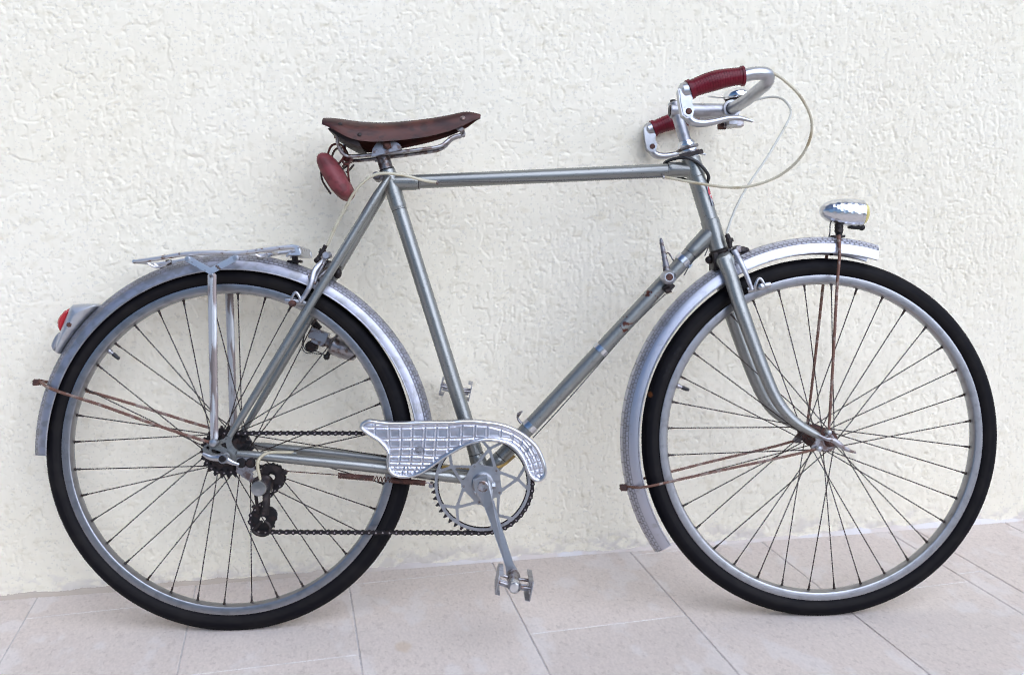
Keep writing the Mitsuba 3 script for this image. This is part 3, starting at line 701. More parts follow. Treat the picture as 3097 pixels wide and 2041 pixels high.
def rest(t):
    """Flattens a tyre where it stands on the floor."""
    v = np.asarray(t.vertices).copy(); w = v @ BIKE_M[:3, :3].T + ORG
    low = w[:, 2] < .0006
    w[low, 2] = .0006
    t.vertices = (w - ORG) @ BIKE_M[:3, :3]
    return t


def wheel(c, phase, rear):
    W = number(B + '__wheel') if B + '__wheel__tyre' not in scene else B + '__wheel_001'
    # tyre: uv in metres round and across
    n, a = 240, np.radians(np.r_[np.linspace(-152, 152, 33)])
    rt, rc = .0178, RT - .0178
    th = np.linspace(0, 2 * np.pi, n + 1)
    pr = np.stack([rc + rt * np.cos(a) * np.where(np.abs(a) < 1.2, 1, 1.0), rt * np.sin(a)], -1)
    X = c + np.stack([pr[None, :, 0] * np.cos(th)[:, None], np.broadcast_to(pr[None, :, 1], (n + 1, len(a))), pr[None, :, 0] * np.sin(th)[:, None]], -1)
    uv = np.stack(np.broadcast_arrays(th[:, None] * RT, (a * rt)[None]), -1)
    m = len(a); I, J = np.meshgrid(np.arange(n), np.arange(m - 1), indexing='ij'); k = I * m + J
    q = np.stack([k, k + m, k + m + 1, k + 1], -1).reshape(-1, 4)
    t = trimesh.Trimesh(X.reshape(-1, 3), np.vstack([q[:, [0, 2, 1]], q[:, [0, 3, 2]]]), process=False)
    put(W + '__tyre', rest(t), 'mat_tyre', True, uv=uv.reshape(-1, 2))
    rim = [(.3125, -.0095), (.3118, -.0124), (.3090, -.0128), (.3000, -.0122), (.2975, -.0108), (.2948, -.0060), (.2940, 0), (.2948, .0060), (.2975, .0108), (.3000, .0122), (.3090, .0128), (.3118, .0124), (.3125, .0095)]
    put(W + '__rim', lathe(rim, c, (0, 1, 0), 240), 'mat_rim', 30)
    fr, fn, ff = (.0285, -.021, .034) if rear else (.0185, -.033, .033)
    hub = [(.002, fn - .008), (.009, fn - .008), (.012, fn - .002), (fr + .004, fn - .0015), (fr + .004, fn + .0012), (.015, fn + .003), (.0115, fn + .010), (.0105, 0), (.0115, ff - .010), (.015, ff - .003), (fr + .004, ff - .0012), (fr + .004, ff + .0015), (.012, ff + .002), (.009, ff + .008), (.002, ff + .008)]
    put(W + '__hub', lathe(hub, c, (0, 1, 0), 40), 'mat_steel_dark' if rear else 'mat_rust')
    put(W + '__axle', rod(c + [0, -.068 if rear else -.056, 0], c + [0, .066 if rear else .056, 0], .0045), 'mat_steel_dark')
    for i in range(36):
        ra = math.radians(phase + 10 * i); side = fn if i % 2 == 0 else ff
        j = i // 2; ha = ra + math.radians(63) * (1 if j % 2 else -1)
        h = c + np.array([fr * math.cos(ha), side + (.0018 if j % 2 else -.0018) * np.sign(side), fr * math.sin(ha)])
        r = c + np.array([.2950 * math.cos(ra), .0016 * np.sign(side), .2950 * math.sin(ra)])
        d = unit(h - r)
        put(W + '__spoke', sweep([r - d * .0008, r + d * .002, r + d * .0025, r + d * .012, r + d * .0125, h], [.0031, .0031, .0021, .0019, .0011, .00105], 7), 'mat_spoke')
    va = math.radians(139.5 if rear else 159.0)
    dirv = np.array([math.cos(va), 0, math.sin(va)])
    p = c + dirv * .2945
    put(W + '__valve', [rod(p, p - dirv * .006, .0048, n=12), rod(p - dirv * .005, p - dirv * .012, .0032, n=12)], 'mat_steel_worn')
    put(W + '__valve_cap', rod(p - dirv * .010, p - dirv * .0255, .0042, .0033, n=12, bev=.4), 'mat_rubber')
    return W


WR = wheel(REAR, 6.1, True)
WF = wheel(FRONT, 5.3, False)
# raised lettering on the front tyre's near sidewall
for i, ch in enumerate('OSELIN'):
    ang = math.radians(157.5 - 2.05 * i)
    t = meshkit.text_mesh(ch, .0075, .0006)
    v = np.asarray(t.vertices); v = v - [v[:, 0].mean(), .00375, 0]
    e1 = np.array([math.sin(ang), 0, -math.cos(ang)]); e2 = np.array([math.cos(ang), 0, math.sin(ang)])
    cpos = FRONT + e2 * .3245 + np.array([0, -.0179, 0])
    t.vertices = cpos + v[:, :1] * e1 + v[:, 1:2] * e2 + v[:, 2:] * np.array([0, -1, 0])
    if t.volume < 0: t.invert()
    put(WF + '__letter', t, 'mat_rubber', False)

# --- frame
FR = B + '__frame'
tt, st, dt = PT['top_tube'], PT['seat_tube'], PT['down_tube']
ha = unit([PT['head_axis'][0][0] - PT['head_axis'][1][0], 0, PT['head_axis'][0][2] - PT['head_axis'][1][2]])
hb, ht = PT['head_bot'][0], PT['head_bot'][0] + ha * .183
sd = unit(st[0] - st[1]); dd = unit(dt[0] - dt[1]); td = unit(tt[1] - tt[0])
SEAT = BB + sd * .583                                  # where the top tube meets the seat tube
hj, dj = hb + ha * .160, hb + ha * .040
lug = lambda a, d, l, r: sweep([a, a + d * l * .86, a + d * l * .95, a + d * l], [r, r, r - .0006, r - .0016], 20)
put(FR + '__bottom_bracket', [rod(BB + [0, -.034, 0], BB + [0, .034, 0], .0200, n=28), lug(BB, sd, .045, .0155), lug(BB, dd, .05, .0158)], 'mat_frame')
put(FR + '__seat_lug', [rod(SEAT - sd * .030, SEAT + sd * .026, .0155, n=24), lug(SEAT, td, .052, .0146), lug(SEAT, -sd, .052, .0152)], 'mat_frame')
put(FR + '__head_lug', [rod(ht - ha * .040, ht + ha * .002, .0178, n=24), lug(hj, -td, .050, .0146)], 'mat_frame')
put(FR + '__head_lug', [rod(hb - ha * .001, hb + ha * .062, .0178, n=24), lug(dj, -dd, .062, .0160)], 'mat_frame')
def seam(a, d, l, r): return lathe([(r - .001, -.0005), (r + .0004, -.0005), (r + .0004, .0005), (r - .001, .0005)], a + d * l, d, 28, True)


for sargs in ((SEAT, td, .0527, .0134), (SEAT, -sd, .0527, .0144), (hj, -td, .0507, .0134), (dj, -dd, .0627, .0146), (BB, sd, .0457, .0144), (BB, dd, .0507, .0146), (SEAT, sd, .0265, .0142)):
    put(FR + '__lug_seam', seam(*sargs), 'mat_grime')
put(FR + '__seat_tube', rod(BB, SEAT + sd * .02, .0142, n=24), 'mat_frame')
put(FR + '__top_tube', rod(SEAT, hj, .0132, n=24), 'mat_frame')
put(FR + '__down_tube', rod(BB, dj, .0144, n=24), 'mat_frame', label='down tube with chipped paint showing rust')
put(FR + '__head_tube', rod(hb, ht, .0164, n=24), 'mat_frame')
ss, cs = PT['seat_stay'], PT['chain_stay']
for s in (1, -1):
    f = (lambda p: p) if s > 0 else flip
    top = ss[0] + unit(ss[0] - ss[1]) * .012
    path = np.linspace(ss[1], top, 14); rr = np.interp(np.linspace(0, 1, 14), [0, .06, .4, .93, 1], [.0055, .0068, .0082, .0085, .005])
    put(FR + '__seat_stay', sweep(f(path), rr, 16), 'mat_frame')
    c2 = curve(np.vstack([cs[:3], [cs[3]], [BB[0] - .012, -.024, BB[2]]]), 20)
    put(FR + '__chain_stay', sweep(f(c2), np.interp(np.linspace(0, 1, 20), [0, .05, .5, 1], [.0065, .0082, .0105, .0115]), 16), 'mat_frame')
drop = Polygon(PT['dropout'][:, [0, 2]]).buffer(.0012).buffer(-.0002)
drop = drop.difference(Polygon(PT['drop_hole'][:, [0, 2]]).buffer(-.0004)).difference(Polygon(PT['drop_slot'][:, [0, 2]]).buffer(-.0003)).difference(Point(-.0277, .3535).buffer(.0032))
for s in (1, -1):
    t = prism(drop, -.0575, -.0525, .0006)
    put(FR + '__dropout', t if s > 0 else mirror(t), 'mat_frame')
put(FR + '__seat_bolt', [rod(PT['binder'][0] + [0, -.004, 0], PT['binder'][0] + [0, .036, 0], .0075, n=20), rod(PT['binder'][0] + [0, -.007, 0], PT['binder'][0] + [0, -.003, 0], .0052, n=6), box(PT['binder'][0] + [.010, .016, .001], (.020, .022, .013))], 'mat_steel_dark')
for px in (PT['cable_rear'][0], PT['cable_r'][-1]):
    put(FR + '__cable_stop', [rod(px + [-.001, 0, -.001], px + [.003, 0, -.001], .0034, n=14), rod(px + [.001, 0, 0], [px[0] + .001, -.004, px[2] + .008], .0022, n=10)], 'mat_steel_worn')
p = PT['cstay_stop'][0]
put(FR + '__cable_stop', [rod(p + [0, 0, .004], p + [0, 0, -.014], .0028, n=12), rod(p + [-.006, 0, .002], p + [.003, 0, .002], .0032, n=12)], 'mat_frame')
# head badge: a curved transfer on the front of the head tube
bl, hr = [], .0168
c0 = hb + ha * .105; e_f = unit(np.cross([0, 1, 0], ha)) ; e_f = e_f if e_f[0] > 0 else -e_f
na, nv = 13, 9
for j in range(nv):
    for i in range(na):
        a = math.radians(-62 + 124 * i / (na - 1)); h = .022 - .044 * j / (nv - 1)
        bl.append(c0 + ha * h + hr * (math.cos(a) * e_f + math.sin(a) * np.array([0, 1, 0])))
I, J = np.meshgrid(np.arange(nv - 1), np.arange(na - 1), indexing='ij'); a = I * na + J
q = np.stack([a, a + 1, a + na + 1, a + na], -1).reshape(-1, 4)
uvb = np.array([[i / (na - 1), j / (nv - 1)] for j in range(nv) for i in range(na)])
put(FR + '__head_badge', trimesh.Trimesh(bl, np.vstack([q[:, [0, 1, 2]], q[:, [0, 2, 3]]]), process=False), 'mat_badge', True, uv=uvb, label='worn red and dark emblem on the front of the head tube')

# --- clamp bands on the down tube with pump pegs
for i, b in enumerate(PT['band']):
    tpos = (b - BB) @ dd; c = BB + dd * tpos
    w = .006 if i != 1 else .0055
    put(B + '__clamp_band', lathe([(.0146, -w), (.0157, -w), (.0157, w), (.0146, w)], c, dd, 32, True), 'mat_alu_bright')
low = unit(np.cross(dd, [0, 1, 0])); low = low if low[2] < 0 else -low
for cl in ('clip1', 'clip3'):
    p = PT[cl][0]; p = np.array([p[0], 0, p[2]])
    put(B + '__clamp_band__clip' if cl == 'clip1' else B + '__clamp_band_002__clip', [box(p, (.010, .014, .006), (dd, [0, 1, 0], low)), rod(p + [0, -.010, 0], p + [0, .010, 0], .0022, n=10)], 'mat_chrome')
put(B + '__clamp_band__pump_peg', sweep(curve(np.vstack([PT['peg1'], [PT['peg1'][-1] + low * .006]]), 16), .0015, 8), 'mat_steel_dark')
put(B + '__clamp_band_002__pump_peg', [sweep(curve(PT['peg3'], 16), np.interp(np.linspace(0, 1, 16), [0, .3, .6, 1], [.0012, .0035, .0022, .003]), 10, flat=1.6)], 'mat_steel_worn')

# --- gear lever on the down tube
sb, sl = PT['shift_boss'][0], PT['shift_lever']
GL = B + '__gear_lever'
put(GL, sweep([sl[0] - unit(sl[1] - sl[0]) * .012, sl[0], sl[0] * .7 + sl[1] * .3, sl[1] + [0, 0, -.004], sl[1]], [.0075, .0068, .0052, .0034, .002], 14, flat=.6), 'mat_steel_dark')
put(GL + '__boss', lathe([(0, -.012), (.0085, -.012), (.0130, -.008), (.0140, -.004), (.0140, .004), (.0125, .012), (.0125, .018), (0, .018)], sb, (0, 1, 0), 36), 'mat_alu')
put(GL + '__screw', lathe([(0, -.0142), (.0058, -.0140), (.0068, -.012), (.0068, -.008), (0, -.008)], sb, (0, 1, 0), 24), 'mat_rust')
put(GL + '__bracket', [box(sb + [.003, .020, -.018], (.020, .018, .016), (dd, [0, 1, 0], low)), rod(sb + [-.004, .010, -.026], sb + [.006, .010, -.022], .006, n=12)], 'mat_brown_steel')
put(GL + '__cable', sweep(curve(PT['gear_cable'], 40), .0011, 6), 'mat_wire')
put(B + '__lamp_wire', sweep(curve(np.array([hb + [-.03, -.012, -.012], hb + [-.024, -.012, .006], hb + [-.05, -.012, -.018], dj - dd * .10 + low * .019]), 24), .0011, 6), 'mat_wire')

# --- fork
FK = B + '__fork'
fb = PT['fork_blade']
crown = hb - ha * .020
put(FK, [rod(hb - ha * .034, hb - ha * .008, .0165, n=24), sweep(np.array([crown - ha * .004 + [0, y, 0] for y in np.linspace(-.040, .040, 9)]), [.012, .0155, .0168, .017, .017, .017, .0168, .0155, .012], 20, up=(1, 0, 0), flat=1.05)], 'mat_frame')
for s in (1, -1):
    pth = curve(np.vstack([[crown[0] + .002, -.033, crown[2] - .002], fb]), 40)
    rr = np.interp(np.linspace(0, 1, 40), [0, .35, .75, .97, 1], [.0145, .0142, .0108, .0072, .006])
    put(FK + '__blade', sweep(pth if s > 0 else flip(pth), rr, 18, flat=.78), 'mat_frame')
    fe = Polygon([(1.098, .357), (1.112, .350), (1.128, .352), (1.136, .341), (1.131, .328), (1.114, .326), (1.104, .334), (1.094, .326), (1.091, .332), (1.100, .343)]).buffer(.003).buffer(-.001)
    t = prism(fe.union(Point(1.1189, .3599).buffer(.0055)).union(pill((1.1189, .3599), (1.121, .345), .004)).union(Point(1.1001, .330).buffer(.0055)), -.0555, -.0515, .0005)
    put(FK + '__dropout', t if s > 0 else mirror(t), 'mat_steel_worn')
# axle nuts and front wing lever
put(WF + '__axle_nut', [lathe([(0, -.067), (.006, -.066), (.009, -.061), (.0105, -.0555), (0, -.0555)], FRONT, (0, 1, 0), 24)], 'mat_rust')
put(WF + '__axle_nut', [mirror(lathe([(0, -.067), (.006, -.066), (.009, -.061), (.0105, -.0555), (0, -.0555)], FRONT, (0, 1, 0), 24))], 'mat_rust')
put(WF + '__wing_nut', sweep(curve([FRONT + [-.022, -.061, .013], FRONT + [-.008, -.064, .006], FRONT + [.004, -.065, .003], FRONT + [.022, -.064, -.010], FRONT + [.047, -.061, -.021]], 24), np.interp(np.linspace(0, 1, 24), [0, .4, .6, 1], [.002, .0055, .0055, .0018]), 12, flat=.7), 'mat_steel_worn')
c = REAR + [.0035, 0, -.004]
wp = PT['wing']
put(WR + '__wing_nut', [sweep(curve([wp[0], wp[0] * .55 + wp[1] * .45 + [0, 0, -.0035], wp[1], wp[1] * .5 + wp[2] * .5 + [0, 0, -.001], wp[2]], 30), np.interp(np.linspace(0, 1, 30), [0, .12, .38, .5, .62, 1], [.0026, .0046, .0062, .0085, .006, .0026]), 14, flat=.65), lathe([(0, .012), (.010, .012), (.0105, .002), (.0088, -.004), (0, -.004)], wp[1], (0, 1, 0), 28)], 'mat_alu')
put(WR + '__axle_end', rod(wp[1] + [0, -.0085, 0], wp[1] + [0, -.003, 0], .0062, n=20), 'mat_grime')

# --- headset, stem, handlebar
HS = B + '__headset'
rings = []
for t0, r, w, m_ in ((.0025, .0190, .004, 'mat_chrome'), (.0085, .0205, .0025, 'mat_steel_worn'), (.0135, .0180, .0035, 'mat_chrome'), (.0190, .0215, .0022, 'mat_steel_dark'), (.0245, .0170, .0040, 'mat_chrome'), (.0300, .0150, .0030, 'mat_chrome')):
    c = ht + ha * t0
    put(HS + '__ring', lathe([(.011, -w), (r - .001, -w), (r, -w * .5), (r, w * .5), (r - .001, w), (.011, w)], c, ha, 36, True), m_)
c = ht + ha * .012
put(HS + '__cable_washer', prism(Polygon([(c[0] - .02, c[2] - .016), (c[0] + .024, c[2] - .006), (c[0] + .022, c[2] + .002), (c[0] - .022, c[2] - .008)]), -.0215, -.018, .0005), 'mat_brown_steel')
put(HS + '__lower_cup', [lathe([(.012, -.004), (.0188, -.0035), (.0205, -.001), (.0205, .001), (.018, .004), (.012, .004)], hb - ha * .004, ha, 36, True), lathe([(.012, -.003), (.0195, -.0025), (.0195, .002), (.012, .0025)], hb - ha * .012, ha, 36, True)], 'mat_brown_steel')
HB = B + '__handlebar'
qt = PT['quill'][2]
stem = PT['stem']
put(HB + '__stem', [rod(ht + ha * .02, qt + ha * .012, .0112, n=24), rod(stem[0] + [.001, 0, 0], stem[1] + [-.004, 0, 0], .0142, .0128, n=28), lathe([(.0118, -.019), (.0162, -.019), (.0172, -.012), (.0172, .012), (.0162, .019), (.0118, .019)], PT['bar'][0], (0, 1, 0), 30, True),
                   box(PT['bar'][0] + [.004, 0, -.021], (.018, .024, .016))], 'mat_alu_dull')
put(HB + '__stem__expander_bolt' if False else HB + '__expander_bolt', [rod(PT['stem_bolt'][0] + [0, 0, -.008], PT['stem_bolt'][0] + [0, 0, .004], .0062, n=6), rod(stem[0] + [-.0008, 0, 0], stem[0] + [.003, 0, 0], .0112, n=24)], 'mat_grime')
half = PT['bar'].copy()
full = np.vstack([flip(half[:0:-1]), half])
bar = curve(full, 150)
put(HB, sweep(bar, .0112, 22), 'mat_alu')
tip, fro = half[-1], half[7]
for s in (1, -1):
    f = (lambda p: p) if s > 0 else flip
    L = np.linalg.norm(fro - tip); ax_ = (tip - fro) / L
    n = 230; q = np.linspace(0, 1, n)
    bulge = .0150 + .0022 * np.exp(-((q - .55) / .28) ** 2)
    rib = .0008 * (np.sin(q * L / .0046 * 2 * np.pi) > .1) * (q > .07) * (q < .93)
    fl = .0022 * ((q < .045) | (q > .94))
    mid = fro + ax_ * (q * L)[:, None] + np.array([0, 0, 1.]) * (.0045 * np.sin(q * np.pi))[:, None]
    put(HB + '__grip', sweep(f(mid), bulge - rib * 1 + fl, 26), 'mat_grip', 50)
    # brake lever at the bar end
    LV = number(B + '__brake_lever') if s > 0 else B + '__brake_lever_001'
    pv = PT['lever_pivot'][0]
    body = Polygon(PT['lever_body'][:, [0, 2]]).buffer(.0015)
    t = prism(body, -.1905, -.1695, .0022)
    cl = sweep([tip + [-.001, 0, 0], tip + ax_ * .010, tip + ax_ * .016], [.0150, .0146, .009], 24)
    put(LV, [t if s > 0 else mirror(t), cl if s > 0 else mirror(cl)], 'mat_alu')
    lp = curve(PT['lever'], 40)
    put(LV + '__lever_blade', sweep(f(lp), np.interp(np.linspace(0, 1, 40), [0, .15, .45, .8, 1], [.0080, .0078, .0062, .0044, .0022]), 16, flat=1.05), 'mat_alu')
    t = lathe([(0, -.0035), (.0042, -.003), (.0055, -.001), (.0055, .022), (0, .022)], pv, (0, 1, 0), 20)
    put(LV + '__pivot_bolt', t if s > 0 else mirror(t), 'mat_rust')
put(B + '__brake_cable', sweep(curve(PT['cable_r'], 90), .0026, 10), 'mat_cable', label='cream cable looping from the right bar bend to the top tube')
clp = np.vstack([flip(half[3:4]) + [.004, .0, .008], flip(half[3:4]) * .4 + PT['cable_l'][0] * .6 + [0, .008, .010], PT['cable_l']])
put(B + '__brake_cable', sweep(curve(clp, 90), .0025, 10), 'mat_cable_pale', label='whitish cable hanging from the left bar bend to the front brake')
cr = PT['cable_rear']
put(B + '__brake_cable', sweep(curve(cr, 60), .0028, 10), 'mat_cable', label='cream cable curving from the top tube down to the rear brake')
put(B + '__brake_cable__bare_wire', sweep([cr[0], (cr[0] + PT['cable_r'][-1]) / 2 + [0, 0, -.002], PT['cable_r'][-1]], .0012, 6), 'mat_wire')
put(B + '__black_cable', [sweep(curve(np.vstack([PT['black_cable'], PT['black_cable'][-1:] + [-.006, .014, -.008], PT['black_cable2'][::-1], [[.845, .022, .853]], [[.832, .016, .868]]]), 70, True), .0032, 10)], 'mat_black_cable')
# bell
bc = PT['bell'][0]
BL = B + '__bell'
bx = unit([-.16, -.1, 1])
put(BL, lathe([(.0245, -.008), (.0255, -.004), (.0240, .002), (.019, .007), (.010, .0100), (0, .0108)], bc, bx, 40), 'mat_chrome')
put(BL + '__base', [lathe([(0, -.012), (.0225, -.0115), (.0225, -.0075), (0, -.0075)], bc, bx, 32), rod(bc - bx * .012, bc - bx * .034, .006)], 'mat_grime')
put(BL + '__thumb_tab', sweep([bc + [-.022, -.004, -.009], bc + [-.038, -.006, -.009], PT['bell_tab'][0] + [-.004, 0, .001]], [.003, .0032, .0055], 12, up=(0, 0, 1), flat=.35), 'mat_chrome')
bcl = PT['bar_clamp']
put(HB + '__clamp_bracket', [box(bcl[1] + [0, 0, .003], (.020, .024, .018)), box(bcl[2] + [-.002, 0, .003], (.019, .022, .018))], 'mat_steel_worn')
put(HB + '__clamp_bolt', [rod(bcl[0] + [-.006, 0, 0], bcl[2] + [.008, 0, 0], .0055, n=12), rod(bcl[0] + [-.007, 0, 0], bcl[0] + [.008, 0, 0], .0085, n=6)], 'mat_rust')

# --- mudguards
def mudguard(name, c, r_crown, r_edge, a0, a1, mat, half_w=.026, n=220):
    m = 25; s = np.linspace(-1, 1, m)
    ww = half_w * np.sin(np.abs(s) * np.pi / 2 * .97) * np.sign(s)
    rr = r_edge + (r_crown - r_edge) * np.cos(s * np.pi / 2 * .97) ** .8
    th = np.radians(np.linspace(a0, a1, n))
    surf = []
    for off in (0, -.0011):
        surf.append(c + np.stack([(rr[None] + off) * np.cos(th)[:, None], np.broadcast_to(ww[None] * (1 + off * 20), (n, m)), (rr[None] + off) * np.sin(th)[:, None]], -1))
    pl = np.r_[0, np.cumsum(np.hypot(np.diff(rr), np.diff(ww)))]; pl -= pl[-1] / 2
    uv1 = np.stack(np.broadcast_arrays(-th[:, None] * r_crown, pl[None]), -1)
    v = np.concatenate([surf[0].reshape(-1, 3), surf[1].reshape(-1, 3)]); uv = np.vstack([uv1.reshape(-1, 2)] * 2)
    I, J = np.meshgrid(np.arange(n - 1), np.arange(m - 1), indexing='ij'); k = I * m + J
    q = np.stack([k, k + m, k + m + 1, k + 1], -1).reshape(-1, 4); o = n * m
    f = [q[:, [0, 1, 2]], q[:, [0, 2, 3]], q[:, [0, 2, 1]] + o, q[:, [0, 3, 2]] + o]
    if (np.cross(v[q[0, 1]] - v[q[0, 0]], v[q[0, 2]] - v[q[0, 0]]) @ (v[q[0, 0]] - c)) < 0: f = [g[:, ::-1] for g in f]
    key = put(name, trimesh.Trimesh(v, np.vstack(f), process=False), mat, True, uv=uv)
    edges = []
    for j in (0, m - 1): edges.append(sweep(surf[0][:, j] + [0, 0, 0], .0016, 8))
    put(key + '__rolled_edge', edges, 'mat_alu_dull')
    return key


MF = mudguard(B + '__mudguard', FRONT, .385, .3505, 73, 213.5, 'mat_mudguard')
MR = mudguard(B + '__mudguard', np.array([.010, 0, .3355]), .3740, .3420, 1, 179.2, 'mat_mudguard_old')


def clampend(p, d=(1, 0, 0)):
    return [box(p, (.012, .020, .010)), rod(p + [-.006, -.004, .002], p + [.006, -.004, .002], .0048, n=6)]


for s in (1, -1):
    f = (lambda p: p) if s > 0 else flip
    st_ = PT['rm_stay'].copy(); st_[0] = [-.352, -.004, .477]
    put(MR + '__stay', sweep(f(curve(st_, 30)), .0028, 10), 'mat_rust_rod', label='rusty brown mudguard stay')
    st_ = PT['fm_stay'].copy(); st_[0] = [.748, -.004, .2575]
    put(MF + '__stay', sweep(f(curve(st_, 30)), .0025, 10), 'mat_rust_rod')
    put(MF + '__lamp_stay', sweep(f(curve(PT['fv_stay'], 40)), np.interp(np.linspace(0, 1, 40), [0, .12, 1], [.0042, .0030, .0026]), 10), 'mat_rust_rod')
    for e in PT['eyelet_f']:
        t = lathe([(0, -.0085), (.0040, -.008), (.0052, -.0055), (.0052, .001), (0, .001)], e, (0, 1, 0), 20)
        put(FK + '__stay_screw', t if s > 0 else mirror(t), 'mat_alu')
put(MR + '__stay_bracket', clampend(PT['bracket_rm'][0] + [-.004, 0, 0]), 'mat_rust')
put(MF + '__stay_bracket', clampend(PT['bracket_fm'][0] + [-.006, 0, 0]), 'mat_rust')
put(MF + '__stay_bolt', rod([1.147, -.004, .690], [1.147, -.004, .722], .0034, n=10), 'mat_grime')

# --- headlight with a hammered shell
HL = B + '__headlight'
l0, l1, l2 = PT['lamp'][0], PT['lamp'][1], PT['lamp'][2]
ax_ = unit(PT['lamp_rim'].mean(0) - l0); Ln = np.linalg.norm(PT['lamp_rim'].mean(0) - l0)
q = np.linspace(0, 1, 150)
Rm = .0265
prof = np.stack([Rm * np.sqrt(np.clip(1 - (1 - np.clip(q / .86, 0, 1)) ** 2.6, 0, 1)) * (1 - .08 * np.clip((q - .8) / .2, 0, 1) ** 2), q * Ln], -1); prof[0, 0] = 1e-5


def hammered(R, h, a):
    rows = h / .0065; i = np.floor(rows); nseg = 18
    ang = a / (2 * np.pi) * nseg + .5 * (i % 2); fa = ang - np.floor(ang) - .5; fr_ = rows - i - .5
    d2 = (fa * R * 2 * np.pi / nseg / .0065) ** 2 + fr_ ** 2
    return R - .0003 * np.clip(1 - d2 * 3.2, 0, 1) * np.clip(R / .012, 0, 1) * (h < Ln * .95)


put(HL, lathe(prof, l0, ax_, 160, rfun=hammered), 'mat_alu_bright', True, label='bullet-shaped hammered chrome headlight')
put(HL + '__rim', lathe([(.022, -.004), (.0250, -.004), (.0258, -.001), (.0250, .003), (.0225, .0035)], l0 + ax_ * Ln, ax_, 48, True), 'mat_alu_bright')
put(HL + '__lens', lathe([(.0230, .001), (.0215, .006), (.017, .0115), (.010, .0145), (1e-5, .0155)], l0 + ax_ * Ln, ax_, 40), 'mat_amber_lens')
lp = PT['lamp_post']
put(HL + '__bracket', [sweep([lp[0] + [0, 0, .004], lp[1] + [0, 0, .004], lp[1], (lp[1] + lp[2]) / 2, lp[2]], [.0085, .0082, .0085, .0065, .0075], 16, flat=.8), box(lp[2] + [-.004, 0, .002], (.026, .020, .004)), rod(lp[1] + [0, -.010, 0], lp[1] + [0, .010, 0], .0055, n=12)], 'mat_brown_steel')
kn = PT['lamp_knob']
put(HL + '__switch_knob', [sweep([kn[0], kn[0] + [.004, 0, 0], kn[1] + [-.006, 0, 0], kn[1]], [.0032, .0042, .0042, .0035], 12, flat=1.4), ball(kn[1] + [.0, 0, 0], .0062, sub=2)], 'mat_grime')
put(HL + '__wire', sweep(curve(PT['lamp_wire'], 24), .0012, 6), 'mat_wire')
put(HL + '__wire_socket', rod(PT['lamp_wire'][0] + [0, 0, .006], PT['lamp_wire'][0] + [0, 0, -.001], .003), 'mat_grime')

# --- tail light on the rear mudguard
TLT = B + '__tail_light'
tp = PT['tail'][:, [0, 2]]
angs = np.radians(np.linspace(170.5, 149.5 - 21, 14)); mcx, mcz = .010, .3355
under = [(mcx + .3745 * math.cos(t), mcz + .3745 * math.sin(t)) for t in np.radians(np.linspace(148.5, 131.5, 10))][::-1]
tbody = Polygon(list(tp) + [(mcx + .3742 * math.cos(t), mcz + .3742 * math.sin(t)) for t in np.radians(np.linspace(149, 131.5, 12))]).buffer(0)
if tbody.geom_type != 'Polygon': tbody = max(tbody.geoms, key=lambda g: g.area)
wid = [(.0, .022), (.0016, .0215), (.004, .019)]
put(TLT, pillow_body(tbody, .010, .0235, .022), 'mat_alu_satin', 40, label='alloy tail light housing on the rear mudguard')
tl = PT['tail_lens'][:, [0, 2]]
lens_poly = Polygon(list(tl) + [(tp[6][0] + .004, tp[6][1] + .004), (tp[4][0] + .004, tp[4][1]), (tp[3][0] + .004, tp[3][1])]).buffer(0)
put(TLT + '__lens', pillow_body(lens_poly, .003, .0185, .014), 'mat_red_lens', 60)
tr = PT['tail_ref'][:, [0, 2]]
ref_poly = Polygon(list(tr) + [(tr[0][0] + .004, tr[0][1] - .004)]).buffer(0)
put(TLT + '__reflector', pillow_body(ref_poly, .011, .0155, .004), 'mat_alu_dull', 60)
sc_ = PT['tail_screw'][0]
put(TLT + '__screw', rod([sc_[0], -.0245, sc_[2]], [sc_[0], -.020, sc_[2]], .0042, n=20), 'mat_rust')

# --- luggage rack
RK = B + '__luggage_rack'
rail = PT['rack_rail']
near = curve(rail[:8], 40); rends = curve(rail[7:], 12)
full = np.vstack([near, rends[1:]])
prof_r = np.interp(np.linspace(0, 1, len(full)), [0, .05, .9, 1], [.0030, .0042, .0045, .0040])
rr_ = [sweep(full, prof_r, 12, flat=1.1), sweep(flip(full), prof_r, 12, flat=1.1)]
put(RK, rr_, 'mat_rack')
for k, t in ((0, 'front'), (12, 'x'), (24, 'x'), (33, 'x')):
    a = near[k]
    put(RK + '__cross_bar', sweep([a, a * [1, 0, 1] + [0, 0, .001], flip(a)], .0038, 10), 'mat_rack')
endp = full[-1]; topp = near[-1]
pl_ = Polygon([(topp[0] - .002, topp[2] + .004), (topp[0] + .013, topp[2] + .0015), (endp[0] + .002, endp[2]), (endp[0] + .001, endp[2] - .003), (endp[0] - .026, endp[2] - .002), (endp[0] - .006, endp[2] + .003), (topp[0] + .006, topp[2] - .003)])
put(RK + '__end_plate', prism(pl_, -.060, .060, .0006), 'mat_rack')
br = PT['rack_brk']
for s in (-1, 1):
    o = np.array([0, .02 + .018 * s, 0])
    put(RK + '__clip', sweep(curve(br[:3] + o + [[0, 0, 0], [0, 0, 0], [0, 0, 0]], 16), .0024, 8), 'mat_rack')
    put(RK + '__clip', sweep(curve(br[3:6] + o, 16), .0024, 8), 'mat_rack')
    put(RK + '__clip', sweep(br[6:8] + o, .0024, 8), 'mat_rack')
for p in ((-.108, .691), (.128, .700)):
    put(RK + '__bolt', [rod([p[0], 0, p[1] - .012], [p[0], 0, p[1] + .010], .0055, n=6), box([p[0], 0, p[1] - .006], (.026, .020, .005), bev=.3)], 'mat_grime')
ry, rl = PT['rack_y'], PT['rack_leg']
